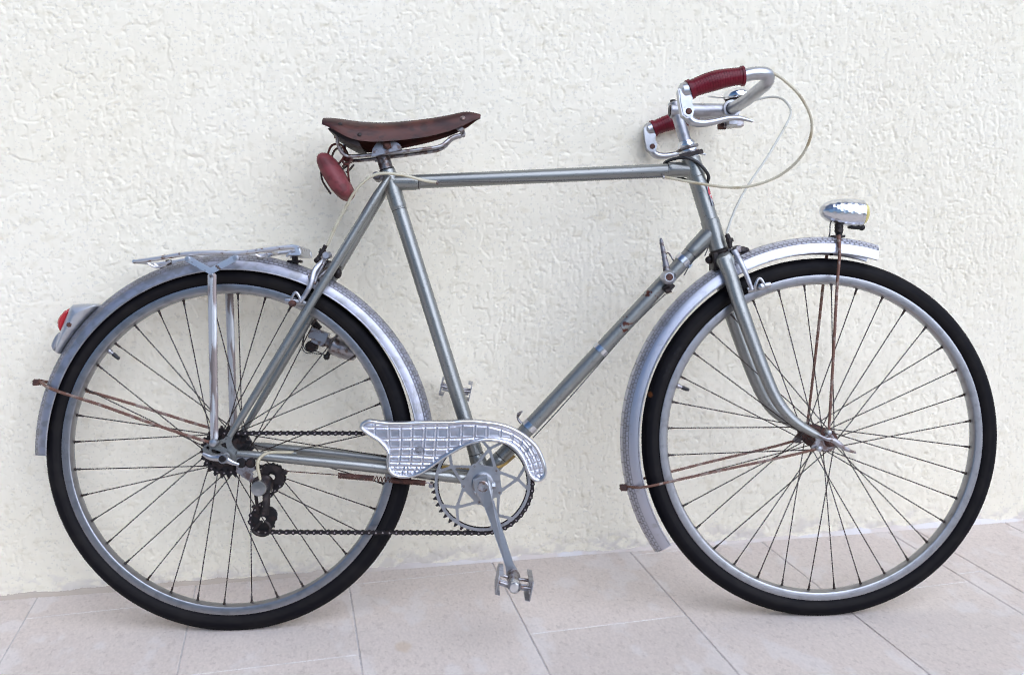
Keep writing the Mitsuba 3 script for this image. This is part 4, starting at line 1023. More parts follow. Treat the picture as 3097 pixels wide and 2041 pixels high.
for s in (1, -1):
    mk = (lambda t: t) if s > 0 else mirror
    yp = pill(ry[0][[0, 2]], ry[2][[0, 2]], .0056).union(pill(ry[1][[0, 2]], ry[2][[0, 2]], .0056)).buffer(.002).buffer(-.002)
    put(RK + '__strut', mk(prism(yp, -.062, -.0585, .001)), 'mat_rack')
    for e in ry[:2]:
        put(RK + '__strut_screw', mk(trimesh.util.concatenate([rod([e[0], -.0655, e[2]], [e[0], -.060, e[2]], .0042, n=18)])), 'mat_alu')
    a, b = rl[0], rl[1]
    d = unit(b - a); sx = np.cross(d, [0, 1, 0])
    tube = sweep([a, a + d * .003, b - d * .01, b], [.0068, .0082, .0074, .0055], 20, flat=.42)
    groove = sweep([a + d * .02 + [0, -.0034, 0], b - d * .02 + [0, -.0030, 0]], .0016, 8, flat=.7)
    put(RK + '__leg', mk(trimesh.util.concatenate([tube, groove])), 'mat_rack_leg', label='rack leg streaked with rust')
    put(RK + '__leg_rivet', mk(rod(a + d * .004 + [0, -.005, 0], a + d * .004 + [0, .002, 0], .0036, n=16)), 'mat_steel_worn')
    put(RK + '__leg_bolt', mk(lathe([(0, -.0085), (.0066, -.0075), (.0082, -.005), (.0082, .003), (0, .003)], b + [.0, -.002, 0], (0, 1, 0), 24)), 'mat_alu')

# --- saddle
SD = B + '__saddle'
tt_, sk = PT['sad_top'], PT['sad_skirt']
n, m = 70, 33
xs = np.linspace(.1955, .4822, n)
zt = np.interp(xs, np.r_[.1955, tt_[1:, 0]], np.r_[.9560, tt_[1:, 2]])
zt = np.convolve(np.pad(zt, 4, 'edge'), np.ones(9) / 9, 'valid')
zsk = np.interp(xs, sk[:, 0], sk[:, 2]); zsk = np.convolve(np.pad(zsk, 3, 'edge'), np.ones(7) / 7, 'valid')
hw = np.interp(xs, np.r_[.1955, sk[1:, 0]], np.r_[.070, -sk[1:, 1]]); hw = np.convolve(np.pad(hw, 3, 'edge'), np.ones(7) / 7, 'valid')
zsk = np.minimum(zsk, zt - .004)
a = np.linspace(-np.pi / 2, np.pi / 2, m)


def saddle_surface(off):
    S = []
    for x, t, k, w in zip(xs, zt, zsk, hw):
        e = .80
        y = np.sign(a) * np.abs(np.sin(a)) ** .85 * (w - off); z = k + (t - off - k) * np.cos(a) ** e
        drop_ = .006 * (np.sin(a) ** 2) * np.cos(a) * 0
        S.append(np.stack([np.full(m, x), y, z - drop_], -1))
    return np.array(S)


S0, S1 = saddle_surface(0), saddle_surface(.0045)
S1[0, :, 0] += .003; S1[-1, :, 0] -= .003
v = np.vstack([S0.reshape(-1, 3), S1.reshape(-1, 3)]); o = n * m
I, J = np.meshgrid(np.arange(n - 1), np.arange(m - 1), indexing='ij'); k = I * m + J
q = np.stack([k, k + m, k + m + 1, k + 1], -1).reshape(-1, 4)
f = [q[:, [0, 1, 2]], q[:, [0, 2, 3]], q[:, [0, 2, 1]] + o, q[:, [0, 3, 2]] + o]
for j in (0, m - 1):
    k = np.arange(n - 1) * m + j; z4 = np.stack([k, k + m, k + m + o, k + o], -1); f += [z4[:, [0, 1, 2]], z4[:, [0, 2, 3]]]
for i in (0, n - 1):
    k = i * m + np.arange(m - 1); z4 = np.stack([k, k + 1, k + 1 + o, k + o], -1); f += [z4[:, [0, 1, 2]], z4[:, [0, 2, 3]]]
t = trimesh.Trimesh(v, np.vstack(f), process=False); t.fix_normals()
put(SD, t, 'mat_leather', 50, label='worn dark brown leather saddle with copper rivets')
for i, r in enumerate(PT['rivet']):
    rr2 = .0042 if i < 2 else .0050
    nrm = unit([0, -.9, .55]) if i < 2 else unit([.1, -.9, .5])
    x, zz = r[0], r[2]
    w = np.interp(x, xs, hw); t_, k_ = np.interp(x, xs, zt), np.interp(x, xs, zsk)
    cz = np.clip((zz - k_) / (t_ - k_), 0.02, .98) ** (1 / .8); sa = math.sqrt(1 - cz ** 2) ** .85
    for s in (-1, 1):
        c = np.array([x, s * w * sa, zz]); nn = unit([0, s * .8, .6])
        put(SD + '__rivet', lathe([(rr2, -.001), (rr2 * .95, .0008), (rr2 * .6, .0018), (1e-5, .0022)], c, nn, 18), 'mat_steel_worn' if i == 2 else 'mat_brown_steel')
rl_ = PT['sad_rail']
for s in (1, -1):
    p = curve(rl_, 70)
    put(SD + '__rail', sweep(p if s > 0 else flip(p), .0034, 10), 'mat_steel_worn')
put(SD + '__nose_hook', [sweep(curve(PT['sad_hook'], 20), .0032, 10), rod([.440, 0, .935], [.447, 0, .942], .008)], 'mat_steel_worn')
cp = Polygon([(.205, .931), (.222, .918), (.245, .905), (.262, .899), (.258, .907), (.240, .918), (.215, .934)])
put(SD + '__cantle_plate', prism(cp.buffer(.001), -.060, .060), 'mat_leather_dark')
sc0 = PT['sad_clamp'][0]
put(SD + '__clamp', [prism(Polygon([(.279, .883), (.333, .896), (.334, .903), (.329, .908), (.318, .914), (.290, .911), (.281, .897)]), -.034, -.024, .001), mirror(prism(Polygon([(.279, .883), (.333, .896), (.334, .903), (.329, .908), (.318, .914), (.290, .911), (.281, .897)]), -.034, -.024, .001)), rod(sc0 + [0, -.03, .004], sc0 + [0, .03, .004], .009)], 'mat_steel_worn')
put(SD + '__clamp_nut', [rod([.3085, -.041, .9035], [.3085, -.033, .9035], .0082, n=6), rod([.3085, -.044, .9035], [.3085, -.040, .9035], .0045, n=14)], 'mat_rust')
put(B + '__seat_post', rod(SEAT + sd * .01, BB + sd * .640, .0126, n=22), 'mat_steel_dark')

# --- chainguard of pressed sheet
CG = B + '__chainguard'
gp = curve(PT['guard'], 260, True); y_g = -.064
poly = Polygon(gp[:, [0, 2]]).buffer(0)
lines = [LineString(curve(PT[k], 24)[:, [0, 2]]) for k in PT if k.startswith('gl_')]
seg = np.vstack([np.array(l.segmentize(.0015).coords) for l in lines])
inner = poly.buffer(-.0066)
x0, z0, x1, z1 = poly.bounds
gx, gz = np.meshgrid(np.arange(x0, x1, .00105), np.arange(z0, z1, .00105), indexing='ij')
pts = np.stack([gx.ravel() + .0003 * (np.arange(gx.size) % 2), gz.ravel()], -1)
pts = pts[contains_xy(poly.buffer(-.0008), pts[:, 0], pts[:, 1])]
pts = np.vstack([pts, np.array(poly.exterior.segmentize(.0011).coords)[:-1]])
tri = Delaunay(pts).simplices
cen = pts[tri].mean(1); tri = tri[contains_xy(poly, cen[:, 0], cen[:, 1])]
dl = cKDTree(seg).query(pts)[0]; db = cKDTree(np.array(poly.exterior.segmentize(.0008).coords)).query(pts)[0]
s_ = lambda a, b, x: (lambda t: t * t * (3 - 2 * t))(np.clip((x - a) / (b - a), 0, 1))
# raised lines between faintly dished cells, and a sunk margin inside the rolled edge
ridge = 1 - s_(.0003, .0015, dl)
pillow = s_(.001, .009, dl) * .0002
hgt = pillow + .0001 - .0012 * (1 - s_(.0006, .0019, dl)) + .0006 * np.exp(-((dl - .0026) / .0009) ** 2)
hgt = hgt * s_(.0062, .0078, db) - .0009 * (1 - s_(.0050, .0072, db))
dent = meshkit.fbm(np.stack([pts[:, 0] * 45, pts[:, 1] * 45, pts[:, 0] * 0], -1), 3, 5) - .5
hgt = hgt + dent * .0010
v3 = np.stack([pts[:, 0], y_g - hgt, pts[:, 1]], -1)
t = trimesh.Trimesh(v3, tri, process=False)
if t.face_normals[:, 1].mean() > 0: t.invert()
back = trimesh.Trimesh(v3 + [0, .0012, 0], t.faces[:, ::-1], process=False)
put(CG, [t, back], 'mat_guard', True, label='pressed alloy chainguard with a chequered scale pattern')
loop = np.array(poly.buffer(-.0028).exterior.segmentize(.003).coords)[:-1]
path = np.stack([loop[:, 0], np.full(len(loop), y_g - .0004), loop[:, 1]], -1)
put(CG + '__rolled_edge', sweep(path, .0036, 14, closed=True), 'mat_alu_bright')
ol = np.array(poly.exterior.segmentize(.003).coords)[:-1]
fl0, fl1 = np.stack([ol[:, 0], np.full(len(ol), y_g + .001), ol[:, 1]], -1), np.stack([ol[:, 0], np.full(len(ol), y_g + .016), ol[:, 1]], -1)
k = np.arange(len(ol)); k2 = (k + 1) % len(ol)
q = np.stack([k, k2, k2 + len(ol), k + len(ol)], -1)
put(CG + '__flange', trimesh.Trimesh(np.vstack([fl0, fl1]), np.vstack([q[:, [0, 1, 2]], q[:, [0, 2, 3]]]), process=False), 'mat_alu_dull', True)
gb = PT['guard_bolt'][0]
put(CG + '__bolt', [rod([gb[0], -.0672, gb[2]], [gb[0], -.050, gb[2]], .0052, n=6), lathe([(.0052, 0), (.0078, 0), (.0078, .0012), (.0052, .0012)], [gb[0], -.0662, gb[2]], (0, 1, 0), 24, True)], 'mat_alu_dull')
put(CG + '__mount', [rod([gb[0], -.062, gb[2]], [gb[0], -.045, .3065], .005), rod([.545, -.060, .352], [.545, -.012, .352], .005)], 'mat_steel_dark')

# --- crankset
CK = B + '__crankset'
rc, ry_ = np.array([.4744, 0, .2752]), -.043
NT, PITCH = 46, .0127
RP = PITCH / 2 / math.sin(math.pi / NT)


def sprocket(nt, r_in, cx, cz, phase=0):
    rp = PITCH / 2 / math.sin(math.pi / nt); out = []
    for i in range(nt):
        for fr_, r in ((-.5, rp - .0041), (-.36, rp - .0037), (-.22, rp - .0005), (-.10, rp + .0036), (.10, rp + .0036), (.22, rp - .0005), (.36, rp - .0037)):
            t = phase + (i + fr_) * 2 * math.pi / nt; out.append((cx + r * math.cos(t), cz + r * math.sin(t)))
    return Polygon(out, [[(cx + r_in * math.cos(t), cz + r_in * math.sin(t)) for t in np.linspace(0, 2 * np.pi, 80, endpoint=False)]])


t = prism(sprocket(NT, .0820, rc[0], rc[2], .02), ry_ - .0012, ry_ + .0012)
put(CK + '__toothed_ring', t, 'mat_grime')
ringp = Point(rc[0], rc[2]).buffer(.0893, 64).difference(Point(rc[0], rc[2]).buffer(.0838, 64))
web = [ringp]
pol = lambda r, dg: (rc[0] + r * math.cos(math.radians(dg)), rc[2] + r * math.sin(math.radians(dg)))
hubv = [pol(.0345, 42 + 72 * k) for k in range(5)]
hubp = Polygon(hubv).buffer(.006, 8)
for k in range(5):
    a = 78 + 72 * k; nd = pol(.0655, a)
    for s in (-1, 1):
        web.append(LineString([nd, pol(.0345, a + 36 * s)]).buffer(.0026)); web.append(LineString([nd, pol(.0862, a + 15 * s)]).buffer(.0026))
from shapely import union_all
spider = union_all(web + [hubp]).buffer(.0022).buffer(-.0022)
spider = spider.difference(Point(rc[0], rc[2]).buffer(.0195, 32))
put(CK + '__chainring', prism(spider, ry_ - .0042, ry_ - .0014, .0005), 'mat_alu')
for k in range(5):
    p_ = pol(.0355, 42 + 72 * k); put(CK + '__ring_rivet', rod([p_[0], ry_ - .0052, p_[1]], [p_[0], ry_ - .004, p_[1]], .0024, n=14), 'mat_steel_worn')
sp = PT['spindle'][0]
put(CK + '__boss', lathe([(.0205, .006), (.0205, -.006), (.0190, -.012), (.0160, -.017), (0, -.017)], [rc[0], -.048, rc[2]], (0, 1, 0), 40), 'mat_alu')
ce, cy0 = PT['crank_eye'][0], -.078
cd = unit(np.array([ce[0] - sp[0], 0, ce[2] - sp[2]]))
LC = .170


def crank(s):
    """s = 1 the near crank, -1 the far one, half a turn round."""
    K = CK + '__crank_arm'
    o = np.array([sp[0], 0, sp[2]]); dv = cd * s; px = np.array([-dv[2], 0, dv[0]])
    arm = [(-.0165, .0135), (0, .0165), (.016, .0140), (.030, .0100), (.060, .0088), (.120, .0080), (.150, .0078), (.164, .0108), (.172, .0112), (.180, .0085)]
    L = [(o + dv * a + px * w)[[0, 2]] for a, w in arm] + [(o + dv * a - px * w)[[0, 2]] for a, w in arm[::-1]]
    pg = Polygon(L).buffer(.002).buffer(-.002)
    t = prism(pg, cy0 - .006, cy0 + .006, .0022)
    v = np.asarray(t.vertices).copy(); al = (v - o) @ dv
    v[:, 1] -= .014 * np.clip((al - .02) / .14, 0, 1); t.vertices = v
    fl = prism(LineString([(o + dv * .045)[[0, 2]], (o + dv * .15)[[0, 2]]]).buffer(.0032), cy0 - .0068, cy0 - .004, .0008)
    v = np.asarray(fl.vertices).copy(); al = (v - o) @ dv; v[:, 1] -= .014 * np.clip((al - .02) / .14, 0, 1); fl.vertices = v
    mk = (lambda t: t) if s > 0 else mirror
    put(K, [mk(t), mk(fl)], 'mat_alu')
    put(CK + '__spindle_end', [mk(lathe([(.0102, .004), (.0102, -.0012), (.0085, -.002), (.0078, -.0008), (.0030, -.0004), (.0026, .002), (0, .002)], [sp[0], cy0 - .006, sp[2]], (0, 1, 0), 32))], 'mat_steel_worn')
    e = o + dv * LC
    yk = cy0 - .014
    PD = B + '__pedal' if s > 0 else B + '__pedal_001'
    e = np.array([e[0], 0, e[2]])
    tilt = math.radians(-13)
    u, w = np.array([math.cos(tilt), 0, math.sin(tilt)]), np.array([-math.sin(tilt), 0, math.cos(tilt)])
    at = lambda a, y, h: e + u * a + w * h + np.array([0, y, 0])
    put(PD + '__spindle', [mk(lathe([(.0125, 0), (.0128, -.008), (.0105, -.012), (.0082, -.016), (.0075, -.050), (.0100, -.056), (.0118, -.060), (.0118, -.066), (0, -.066)], at(0, yk - .004, 0), (0, 1, 0), 32))], 'mat_steel_worn')
    put(PD + '__dust_cap', [mk(lathe([(.0118, 0), (.0122, -.004), (.0110, -.009), (.0075, -.012), (.0070, -.0115), (0, -.0118)], at(0, yk - .069, 0), (0, 1, 0), 32))], 'mat_chrome')
    for q_ in (-1, 1):
        # a pierced plate along the pedal's side: in the plane of pedal length (y) and height
        y0, y1 = -.182, -.092
        outl = Polygon([(y0, -.012), (y0 + .006, -.0175), (y1 - .006, -.0175), (y1, -.012), (y1, .012), (y1 - .006, .0175), (y0 + .006, .0175), (y0, .012)])
        for hx in np.linspace(y0 + .020, y1 - .020, 4):
            outl = outl.difference(Point(hx, .0058).buffer(.0034)).difference(Point(hx, -.0058).buffer(.0034))
        t = trimesh.creation.extrude_polygon(outl, .0018, engine='earcut')
        V = np.asarray(t.vertices)
        t.vertices = e + np.stack([np.zeros(len(V)), V[:, 0] + (0.), np.zeros(len(V))], -1) + u * (q_ * .0300 + (V[:, 2:] - .0009)) + w * V[:, 1:2]
        if t.volume < 0: t.invert()
        lips = [box(at(q_ * .0262, (y0 + y1) / 2, hh), (.0080, y1 - y0 - .012, .0016), (u, [0, 1, 0], w)) for hh in (-.0168, .0168)]
        put(PD + '__cage_plate', mk(trimesh.util.concatenate([t] + lips)), 'mat_alu_dull')
        for yy in (-.108, -.158):
            put(PD + '__cage_arm', mk(sweep([at(q_ * .010, yy, -.001), at(q_ * .0300, yy, .001)], .0030, 10)), 'mat_steel_worn')
    for yy in (-.118, -.148):
        put(PD + '__cage_arm', mk(sweep([at(-.027, yy, -.006), at(0, yy, -.009), at(.027, yy, -.006)], .0017, 8)), 'mat_alu_dull')


crank(1)
crank(-1)
ct = PT['cotter']
put(CK + '__cotter_pin', [rod(ct[0], ct[1], .0042), rod(ct[0] + [-.003, 0, 0], ct[0] + [.004, 0, .001], .0062, n=6), rod(ct[1] + [-.003, 0, 0], ct[1] + [.001, 0, 0], .0048)], 'mat_alu')
put(CK + '__axle', rod([BB[0], -.080, sp[2] + .0005], [BB[0], .080, sp[2] + .0005], .0085), 'mat_steel_dark')
put(B + '__bottom_cable_guide', [sweep(curve(PT['gold_cable'], 40), .0026, 8)], 'mat_cable_gold', label='yellowed gear cable passing under the bottom bracket')

# --- freewheel, chain, derailleur
for nt, y in ((23, -.0305), (21, -.0365), (18, -.0425), (16, -.0480)):
    put(B + '__freewheel__cog', prism(sprocket(nt, .018, REAR[0], REAR[2], .1 * nt), y - .0010, y + .0010), 'mat_grime')
put(B + '__freewheel', lathe([(.014, -.052), (.024, -.051), (.026, -.048), (.026, -.027), (.014, -.026)], REAR, (0, 1, 0), 36, True), 'mat_brown_steel')

pu, pl2 = PT['pulley_up'][0] + [.002, 0, -.004], PT['pulley_low'][0] + [.0, 0, .0005]
circ = [(REAR[[0, 2]], .0366, 1), (pu[[0, 2]], .0220, -1), (pl2[[0, 2]], .0228, 1), (rc[[0, 2]], RP, 1)]


def belt(cs):
    """A closed path wound round the circles: (centre, radius, +1 counter-clockwise or -1)."""
    n = len(cs); tang = []
    for i in range(n):
        (c1, r1, s1), (c2, r2, s2) = cs[i], cs[(i + 1) % n]
        d = c2 - c1; L = np.hypot(*d); b = math.atan2(d[1], d[0])
        al = math.asin((s1 * r1 - s2 * r2) / L)
        nx = b + al - math.pi / 2
        nv = np.array([math.cos(nx), math.sin(nx)])
        tang.append((c1 + s1 * r1 * nv, c2 + s2 * r2 * nv))
    out = []
    for i in range(n):
        c, r, s = cs[i]; a, b = tang[i - 1][1], tang[i][0]
        t0, t1 = math.atan2(*(a - c)[::-1]), math.atan2(*(b - c)[::-1])
        d = (t1 - t0) * s % (2 * math.pi)
        out += [c + r * np.array([math.cos(t0 + s * x), math.sin(t0 + s * x)]) for x in np.linspace(0, d, 60)]
        out += [b + (tang[i][1] - b) * x for x in np.linspace(0, 1, 40)[1:-1]]
    return np.array(out)


bp = belt(circ); bp = np.vstack([bp, bp[:1]])
cum = np.r_[0, np.cumsum(np.hypot(*np.diff(bp, axis=0).T))]; NL = int(round(cum[-1] / PITCH / 2)) * 2
tt2 = np.linspace(0, cum[-1], NL, endpoint=False)
pin = np.stack([np.interp(tt2, cum, bp[:, 0]), np.interp(tt2, cum, bp[:, 1])], -1)
links, pins = [], []
for i in range(NL):
    a, b = pin[i], pin[(i + 1) % NL]
    d = (b - a) / np.hypot(*(b - a)); nrm = np.array([-d[1], d[0]])
    shape = union_all([Point(*a).buffer(.0043, 4), Point(*b).buffer(.0043, 4), Polygon([a + nrm * .0028, b + nrm * .0028, b - nrm * .0028, a - nrm * .0028])])
    yo = .0040 if i % 2 else .0026
    for s in (-1, 1):
        links.append(prism(shape, ry_ + s * yo - .0006, ry_ + s * yo + .0006))
    links.append(rod([a[0], ry_ - .003, a[1]], [a[0], ry_ + .003, a[1]], .0038, n=8, bev=.05))
    pins.append(rod([a[0], ry_ - .0054, a[1]], [a[0], ry_ + .0054, a[1]], .0017, n=7, bev=.2))
put(B + '__chain', links, 'mat_chain', 30, kind='stuff')
put(B + '__chain__pin', pins, 'mat_pin', 30, kind='stuff')

DR = B + '__derailleur'
dp = Polygon(PT['der_plate'][:, [0, 2]]).buffer(.0016).difference(Point(.0565, .3005).buffer(.0028))
put(DR, prism(dp, -.0665, -.0605, .0012), 'mat_steel_worn')
for p in PT['der_hang'][:2]:
    put(DR + '__hanger_bolt', lathe([(0, -.0045), (.0075, -.004), (.0092, -.0015), (.0092, .001), (0, .001)], [p[0], -.0665, p[2]], (0, 1, 0), 24), 'mat_grime')
pv = PT['der_pivot'][0]
put(DR + '__pivot_cap', lathe([(0, -.012), (.0128, -.0118), (.0142, -.0095), (.0142, .000), (0, .000)], pv, (0, 1, 0), 32), 'mat_alu_bright')
put(DR + '__pivot_body', [lathe([(0, -.001), (.0175, 0), (.0185, .004), (.0185, .020), (0, .022)], pv + [.003, 0, .003], (0, 1, 0), 32)], 'mat_grime')
da = PT['der_arm']
put(DR + '__cage_arm', sweep(curve(np.vstack([pv + [0, .002, .016], pv + [.012, .001, .014], da]), 30), np.interp(np.linspace(0, 1, 30), [0, .2, 1], [.005, .0078, .0062]), 12, flat=.4), 'mat_brown_steel')
for c, r, nt in ((pu, .022, 11), (pl2, .0228, 11)):
    p_ = sprocket(nt, .006, c[0], c[2]); ww_ = Point(c[0], c[2]).buffer(r + .0005).difference(Point(c[0], c[2]).buffer(.006))
    put(DR + '__pulley', prism(p_.union(ww_).difference(Point(c[0], c[2]).buffer(.006)), ry_ - .0016, ry_ + .0016), 'mat_grime')
# the upper pulley's round cover with its cable tab, and the lower pulley's disc
up = Point(pu[0], pu[2]).buffer(.0240, 32).intersection(Polygon([(pu[0] - .04, pu[2] + .05), (pu[0] + .05, pu[2] + .05), (pu[0] + .05, pu[2] - .016), (pu[0] - .012, pu[2] - .01), (pu[0] - .04, pu[2] + .004)]))
tb = PT['der_tab'][0][[0, 2]]
up = up.union(pill((pu[0] + .018, pu[2] + .004), tb, .0042)).difference(Point(pu[0] + .002, pu[2] + .003).buffer(.0085)).buffer(.001).buffer(-.001)
put(DR + '__pulley_cover', prism(up, -.0535, -.0505, .0006), 'mat_brown_steel')
put(DR + '__cable_anchor', [rod([tb[0], -.058, tb[1]], [tb[0], -.048, tb[1]], .0052, n=8)], 'mat_brown_steel')
put(DR + '__pulley_disc', [prism(Point(pl2[0] + .0095, pl2[2] + .007).buffer(.0165, 32).difference(Point(pl2[0], pl2[2]).buffer(.007)), -.0385, -.0365)], 'mat_rubber')
put(DR + '__chain_guide', sweep(curve(PT['der_loop'], 60), .0030, 10), 'mat_brown_steel')
put(DR + '__adjuster_screw', [rod([.058, -.06, .2665], [.061, -.055, .230], .0032, n=10), rod([.0530, -.058, .2435], [.0625, -.058, .2445], .0022, n=10), ball([.0530, -.058, .2435], .0034, sub=2)], 'mat_brown_steel')
put(DR + '__cable', sweep(curve(PT['der_cable'], 50), .0030, 10), 'mat_cable_tan', label='cream cable looping from the chain stay to the derailleur')
sw, sg = PT['spring_wire'], PT['spring']
put(DR + '__return_wire', sweep([sw[0] - [.004, 0, -.001], sw[1]], .0010, 6), 'mat_rust')
s0, s1 = sg[0], sg[5]
dirs = unit(s1 - s0); e1 = unit(np.cross(dirs, [0, 1, 0])); L = np.linalg.norm(s1 - s0)
base_t = np.linspace(0, 1, 900)
pitchf = np.interp(base_t, [0, .42, .43, .56, .57, 1], [0, .40, .41, .60, .61, 1.0])     # the middle coils are stretched
turns = np.interp(base_t, [0, .42, .57, 1], [0, 30, 35, 66])
pts_ = s0 + dirs * (pitchf * L)[:, None] + .0046 * (np.cos(turns * 2 * np.pi)[:, None] * e1 + np.sin(turns * 2 * np.pi)[:, None] * np.array([0, 1, 0]))
put(DR + '__spring', sweep(pts_, .00105, 5), 'mat_rust', label='long rusty coil spring under the chain stay')
put(DR + '__spring_hook', [sweep(curve([s1, s1 + dirs * .006 + [0, 0, .001], sg[6], sg[6] + [.006, .004, -.003], sg[6] + [.002, .006, -.008]], 24), .0013, 8), rod(sg[6] + [0, .0, -.004], sg[6] + [0, .03, -.004], .004)], 'mat_steel_worn')

# --- brakes
RB = B + '__rear_brake'
aj = PT['rb_adj']
put(RB + '__cable_adjuster', [rod(aj[0], aj[1], .0042, .0038, n=12), rod(aj[1] + [0, 0, .002], aj[2], .0068, .0062, n=8), rod(aj[1] * .5 + aj[2] * .5, aj[1] * .4 + aj[2] * .6, .0085, n=8), ball(aj[3] + [.001, 0, 0], .0075, (1, 1, .8), 2), rod(aj[2], aj[3], .0055)], 'mat_brown_steel')
a1, a2 = PT['rb_arm1'], PT['rb_arm2']
for s in (1, -1):
    f = (lambda p: p) if s > 0 else flip
    nm = RB + '__arm'
    put(nm, [sweep(f(curve(a1, 30)), np.interp(np.linspace(0, 1, 30), [0, .5, 1], [.0055, .0050, .0042]), 12, flat=.55)], 'mat_alu_dull' if s > 0 else 'mat_grime')
    pd = PT['rb_pad'].copy(); pd[:, 1] = -.0215
    put(RB + '__pad', sweep(f(np.linspace(pd[0] + [.004, 0, 0], pd[2] + [.006, 0, .001], 6)), [.0055, .0068, .0068, .0068, .0068, .0055], 14, flat=.8), 'mat_alu' if s > 0 else 'mat_grime')
    h = curve(np.vstack([PT['rb_holder'][0] + [0, .004, -.007], PT['rb_holder'], PT['rb_holder'][2] + [0, .004, -.008]]), 24)
    put(RB + '__pad_holder', sweep(f(h), .0030, 10), 'mat_alu')
    c = PT['rb_pad'][1]
    t = lathe([(0, -.0075), (.0042, -.007), (.0058, -.005), (.0058, .012), (0, .012)], c, (0, 1, 0), 18)
    put(RB + '__pad_bolt', t if s > 0 else mirror(t), 'mat_rust')
put(RB + '__yoke', [sweep(curve(a2 + [[0, .01, 0], [0, .004, 0], [0, 0, 0], [0, 0, 0]], 24), .0055, 12, flat=.6), sweep(curve([aj[2] + [.004, -.012, -.003], [.187, -.03, .690], [.176, -.036, .668], [.170, -.040, .650]], 20), .0034, 10), sweep(curve([[.199, -.008, .690], [.187, -.018, .672], [.180, -.028, .655]], 14), .0068, 12)], 'mat_steel_dark')
b0 = PT['rb_bolt'][0]
put(RB + '__bolt', [rod(b0 + [-.003, -.014, 0], b0 + [.006, -.004, .004], .0062, n=12), rod(b0 + [.0, -.018, .002], b0 + [.0, -.004, .002], .0075, n=6)], 'mat_alu_dull')
put(RB + '__bolt', [rod(a2[3] + [-.002, -.006, 0], a2[3] + [.012, -.006, -.006], .0042, n=10), rod(a2[2] + [0, -.006, 0], a2[2] + [0, .004, 0], .0062, n=6)], 'mat_steel_worn')
nt_ = PT['rb_nut'][0]
put(RB + '__nut', [ball(nt_, .0095, (.85, .9, 1.1), 3), rod([.196, 0, .683], [.212, 0, .671], .0055), box([.2035, 0, .6765], (.006, .05, .022), ([.8, 0, -.55], [0, 1, 0], [.55, 0, .8]))], 'mat_brown_steel')
FBK = B + '__front_brake'
fa = PT['fb_arm']
for s in (1, -1):
    f = (lambda p: p) if s > 0 else flip
    put(FBK + '__arm', sweep(f(curve(fa, 30)), np.interp(np.linspace(0, 1, 30), [0, .5, 1], [.0062, .0050, .0042]), 12, flat=.55), 'mat_alu_dull' if s > 0 else 'mat_grime')
    pd = PT['fb_pad'].copy(); pd[:, 1] = -.0215
    put(FBK + '__pad', sweep(f(np.linspace(pd[0] + [-.004, 0, 0], pd[2], 6)), [.0055, .0064, .0064, .0064, .0064, .0055], 14, flat=.8), 'mat_alu' if s > 0 else 'mat_grime')
    h = curve(np.vstack([PT['fb_holder'][0] + [0, .004, -.008], PT['fb_holder'], PT['fb_holder'][2] + [0, .004, -.009]]), 24)
    put(FBK + '__pad_holder', sweep(f(h), .0030, 10), 'mat_alu')
    c = PT['fb_pad'][1]
    t = lathe([(0, -.0075), (.0042, -.007), (.0066, -.005), (.0066, .012), (0, .012)], c, (0, 1, 0), 18)
    put(FBK + '__pad_bolt', t if s > 0 else mirror(t), 'mat_alu')
fbl = PT['fb_bolt']
put(FBK + '__centre_bolt', [rod([.92, 0, .690], fbl[1], .0048, n=14), rod(fbl[1] + [-.006, 0, 0], fbl[1] + [.004, 0, 0], .0082, n=6), ball(fbl[1] + [.006, 0, 0], .0058, sub=2), ball(PT['fb_nut'][0], .0075, sub=2), box([.922, 0, .682], (.010, .040, .034), bev=.3)], 'mat_brown_steel')
put(FBK + '__yoke', [box(fbl[0] + [-.002, 0, .001], (.012, .064, .014), bev=.4), sweep(curve([fbl[0] + [-.002, -.006, .002], fbl[0] + [-.012, -.016, 0], PT['fb_barrel'][2] + [-.001, 0, -.006]], 14), .0042, 10)], 'mat_steel_worn')
fb_ = PT['fb_barrel']
put(FBK + '__barrel', [rod(fb_[0], fb_[1], .0046, .0050, n=8), rod(fb_[1] + [0, 0, .004], fb_[1] + [.002, 0, -.004], .0068, n=8), rod(fb_[1], fb_[2], .0052, .0044, n=8), rod(fb_[2], fb_[2] + [.002, 0, -.012], .0018, n=8)], 'mat_brown_steel')

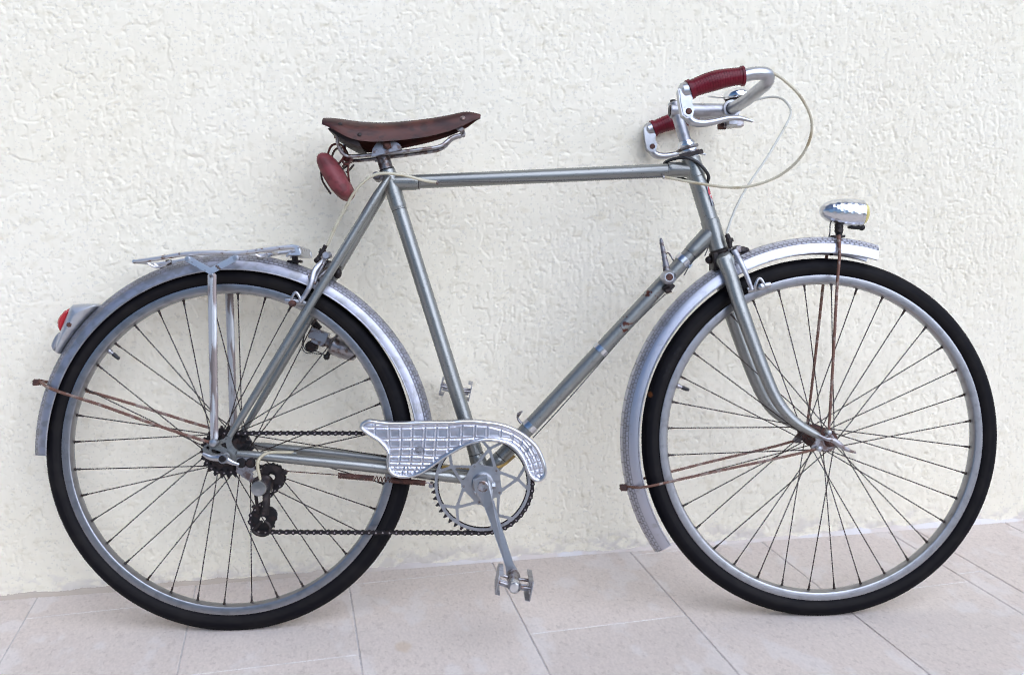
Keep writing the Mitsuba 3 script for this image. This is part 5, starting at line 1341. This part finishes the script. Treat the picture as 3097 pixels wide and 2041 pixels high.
# --- bottle dynamo on the far seat stay
DY = B + '__dynamo'
dy = PT['dyn']
d_ax = unit(dy[4] - dy[1]); yv = .056
p = lambda i: np.array([dy[i][0], yv, dy[i][2]])
base = p(2) + d_ax * .004
put(DY, lathe([(0, -.004), (.0085, -.003), (.010, .004), (.0170, .010), (.0198, .013), (.0200, .030), (.0207, .031), (.0207, .034), (.0195, .036), (.0185, .052), (.0150, .060), (.0090, .063), (0, .063)], base, d_ax, 40), 'mat_steel_worn')
put(DY + '__neck', [rod(p(1) + d_ax * .004, base + d_ax * .006, .0075, n=18), lathe([(0, -.012), (.0080, -.012), (.0095, -.009), (.0095, -.001), (0, 0)], base, d_ax, 24)], 'mat_grime')
put(DY + '__bracket', [box((p(0) + p(1)) / 2 + [.006, 0, -.004], (.036, .024, .022), (d_ax, [0, 1, 0], np.cross(d_ax, [0, 1, 0]))), box(p(1) + [.004, 0, .004], (.026, .018, .026), (d_ax, [0, 1, 0], np.cross(d_ax, [0, 1, 0])))], 'mat_steel_worn')
put(DY + '__roller', [lathe([(0, -.008), (.0105, -.008), (.0115, -.004), (.0115, .006), (.009, .009), (0, .009)], p(5) + [.003, 0, -.008], (.3, .9, .2), 28), rod(p(0) + [-.004, 0, .010], p(0) + [.010, 0, -.006], .007, n=12)], 'mat_grime')
for o in (0, .003):
    put(DY + '__wire', sweep(curve(PT['dyn_wire'] + [[.004, 0, .012], [o, 0, 0], [o, 0, o], [0, 0, o * 1.6], [0, 0, 0]], 40), .0011, 6), 'mat_black_cable')
put(DY + '__terminal', [ball(PT['dyn_knob'][0] + [0, .006, .001], .0062, sub=2), rod(PT['dyn_knob'][0] + [0, .006, 0], base + d_ax * .012, .0042)], 'mat_grime')

# ------------------------------------------------------------------ leather tool pouch hanging from the saddle
TP = 'tool_pouch'
labels[TP] = {'label': 'small rounded red-brown leather tool pouch strapped behind the bicycle saddle', 'category': 'pouch'}
pc = curve(PT['pouch'], 60, True)[:, [0, 2]]
put(TP, puff(Polygon(pc), .046, .012, 3.2), 'mat_pouch', 45)
seam = np.stack([pc[:, 0], np.full(len(pc), -.0375), pc[:, 1]], -1)


def ribbon(path, w, th=.0018): return sweep(curve(path, 40), th, 10, up=(0, 1, 0), flat=w / th)


for s in (-1, 1):
    o = np.array([0, .012 + .022 * s, 0])
    put(TP + '__strap', ribbon(PT['strap'] + o, .0065), 'mat_strap')
    put(TP + '__strap', ribbon(PT['strap3'] + o, .0065), 'mat_leather_dark')
put(TP + '__strap', ribbon(PT['strap4'] + [0, -.01, 0], .006), 'mat_strap')
put(TP + '__strap_tail', ribbon(PT['strap2'] + [[0, -.01, 0], [-.002, -.01, 0], [-.001, -.01, 0], [0, -.01, 0]], .005), 'mat_leather_dark', label='dark loose strap end')
put(TP + '__buckle', [sweep(curve([[.232, -.020, .889], [.238, -.020, .880], [.231, -.020, .872], [.224, -.020, .880]], 20, True), .0022, 8, closed=True), box([.2325, -.004, .884], (.014, .030, .012), bev=.4)], 'mat_strap')
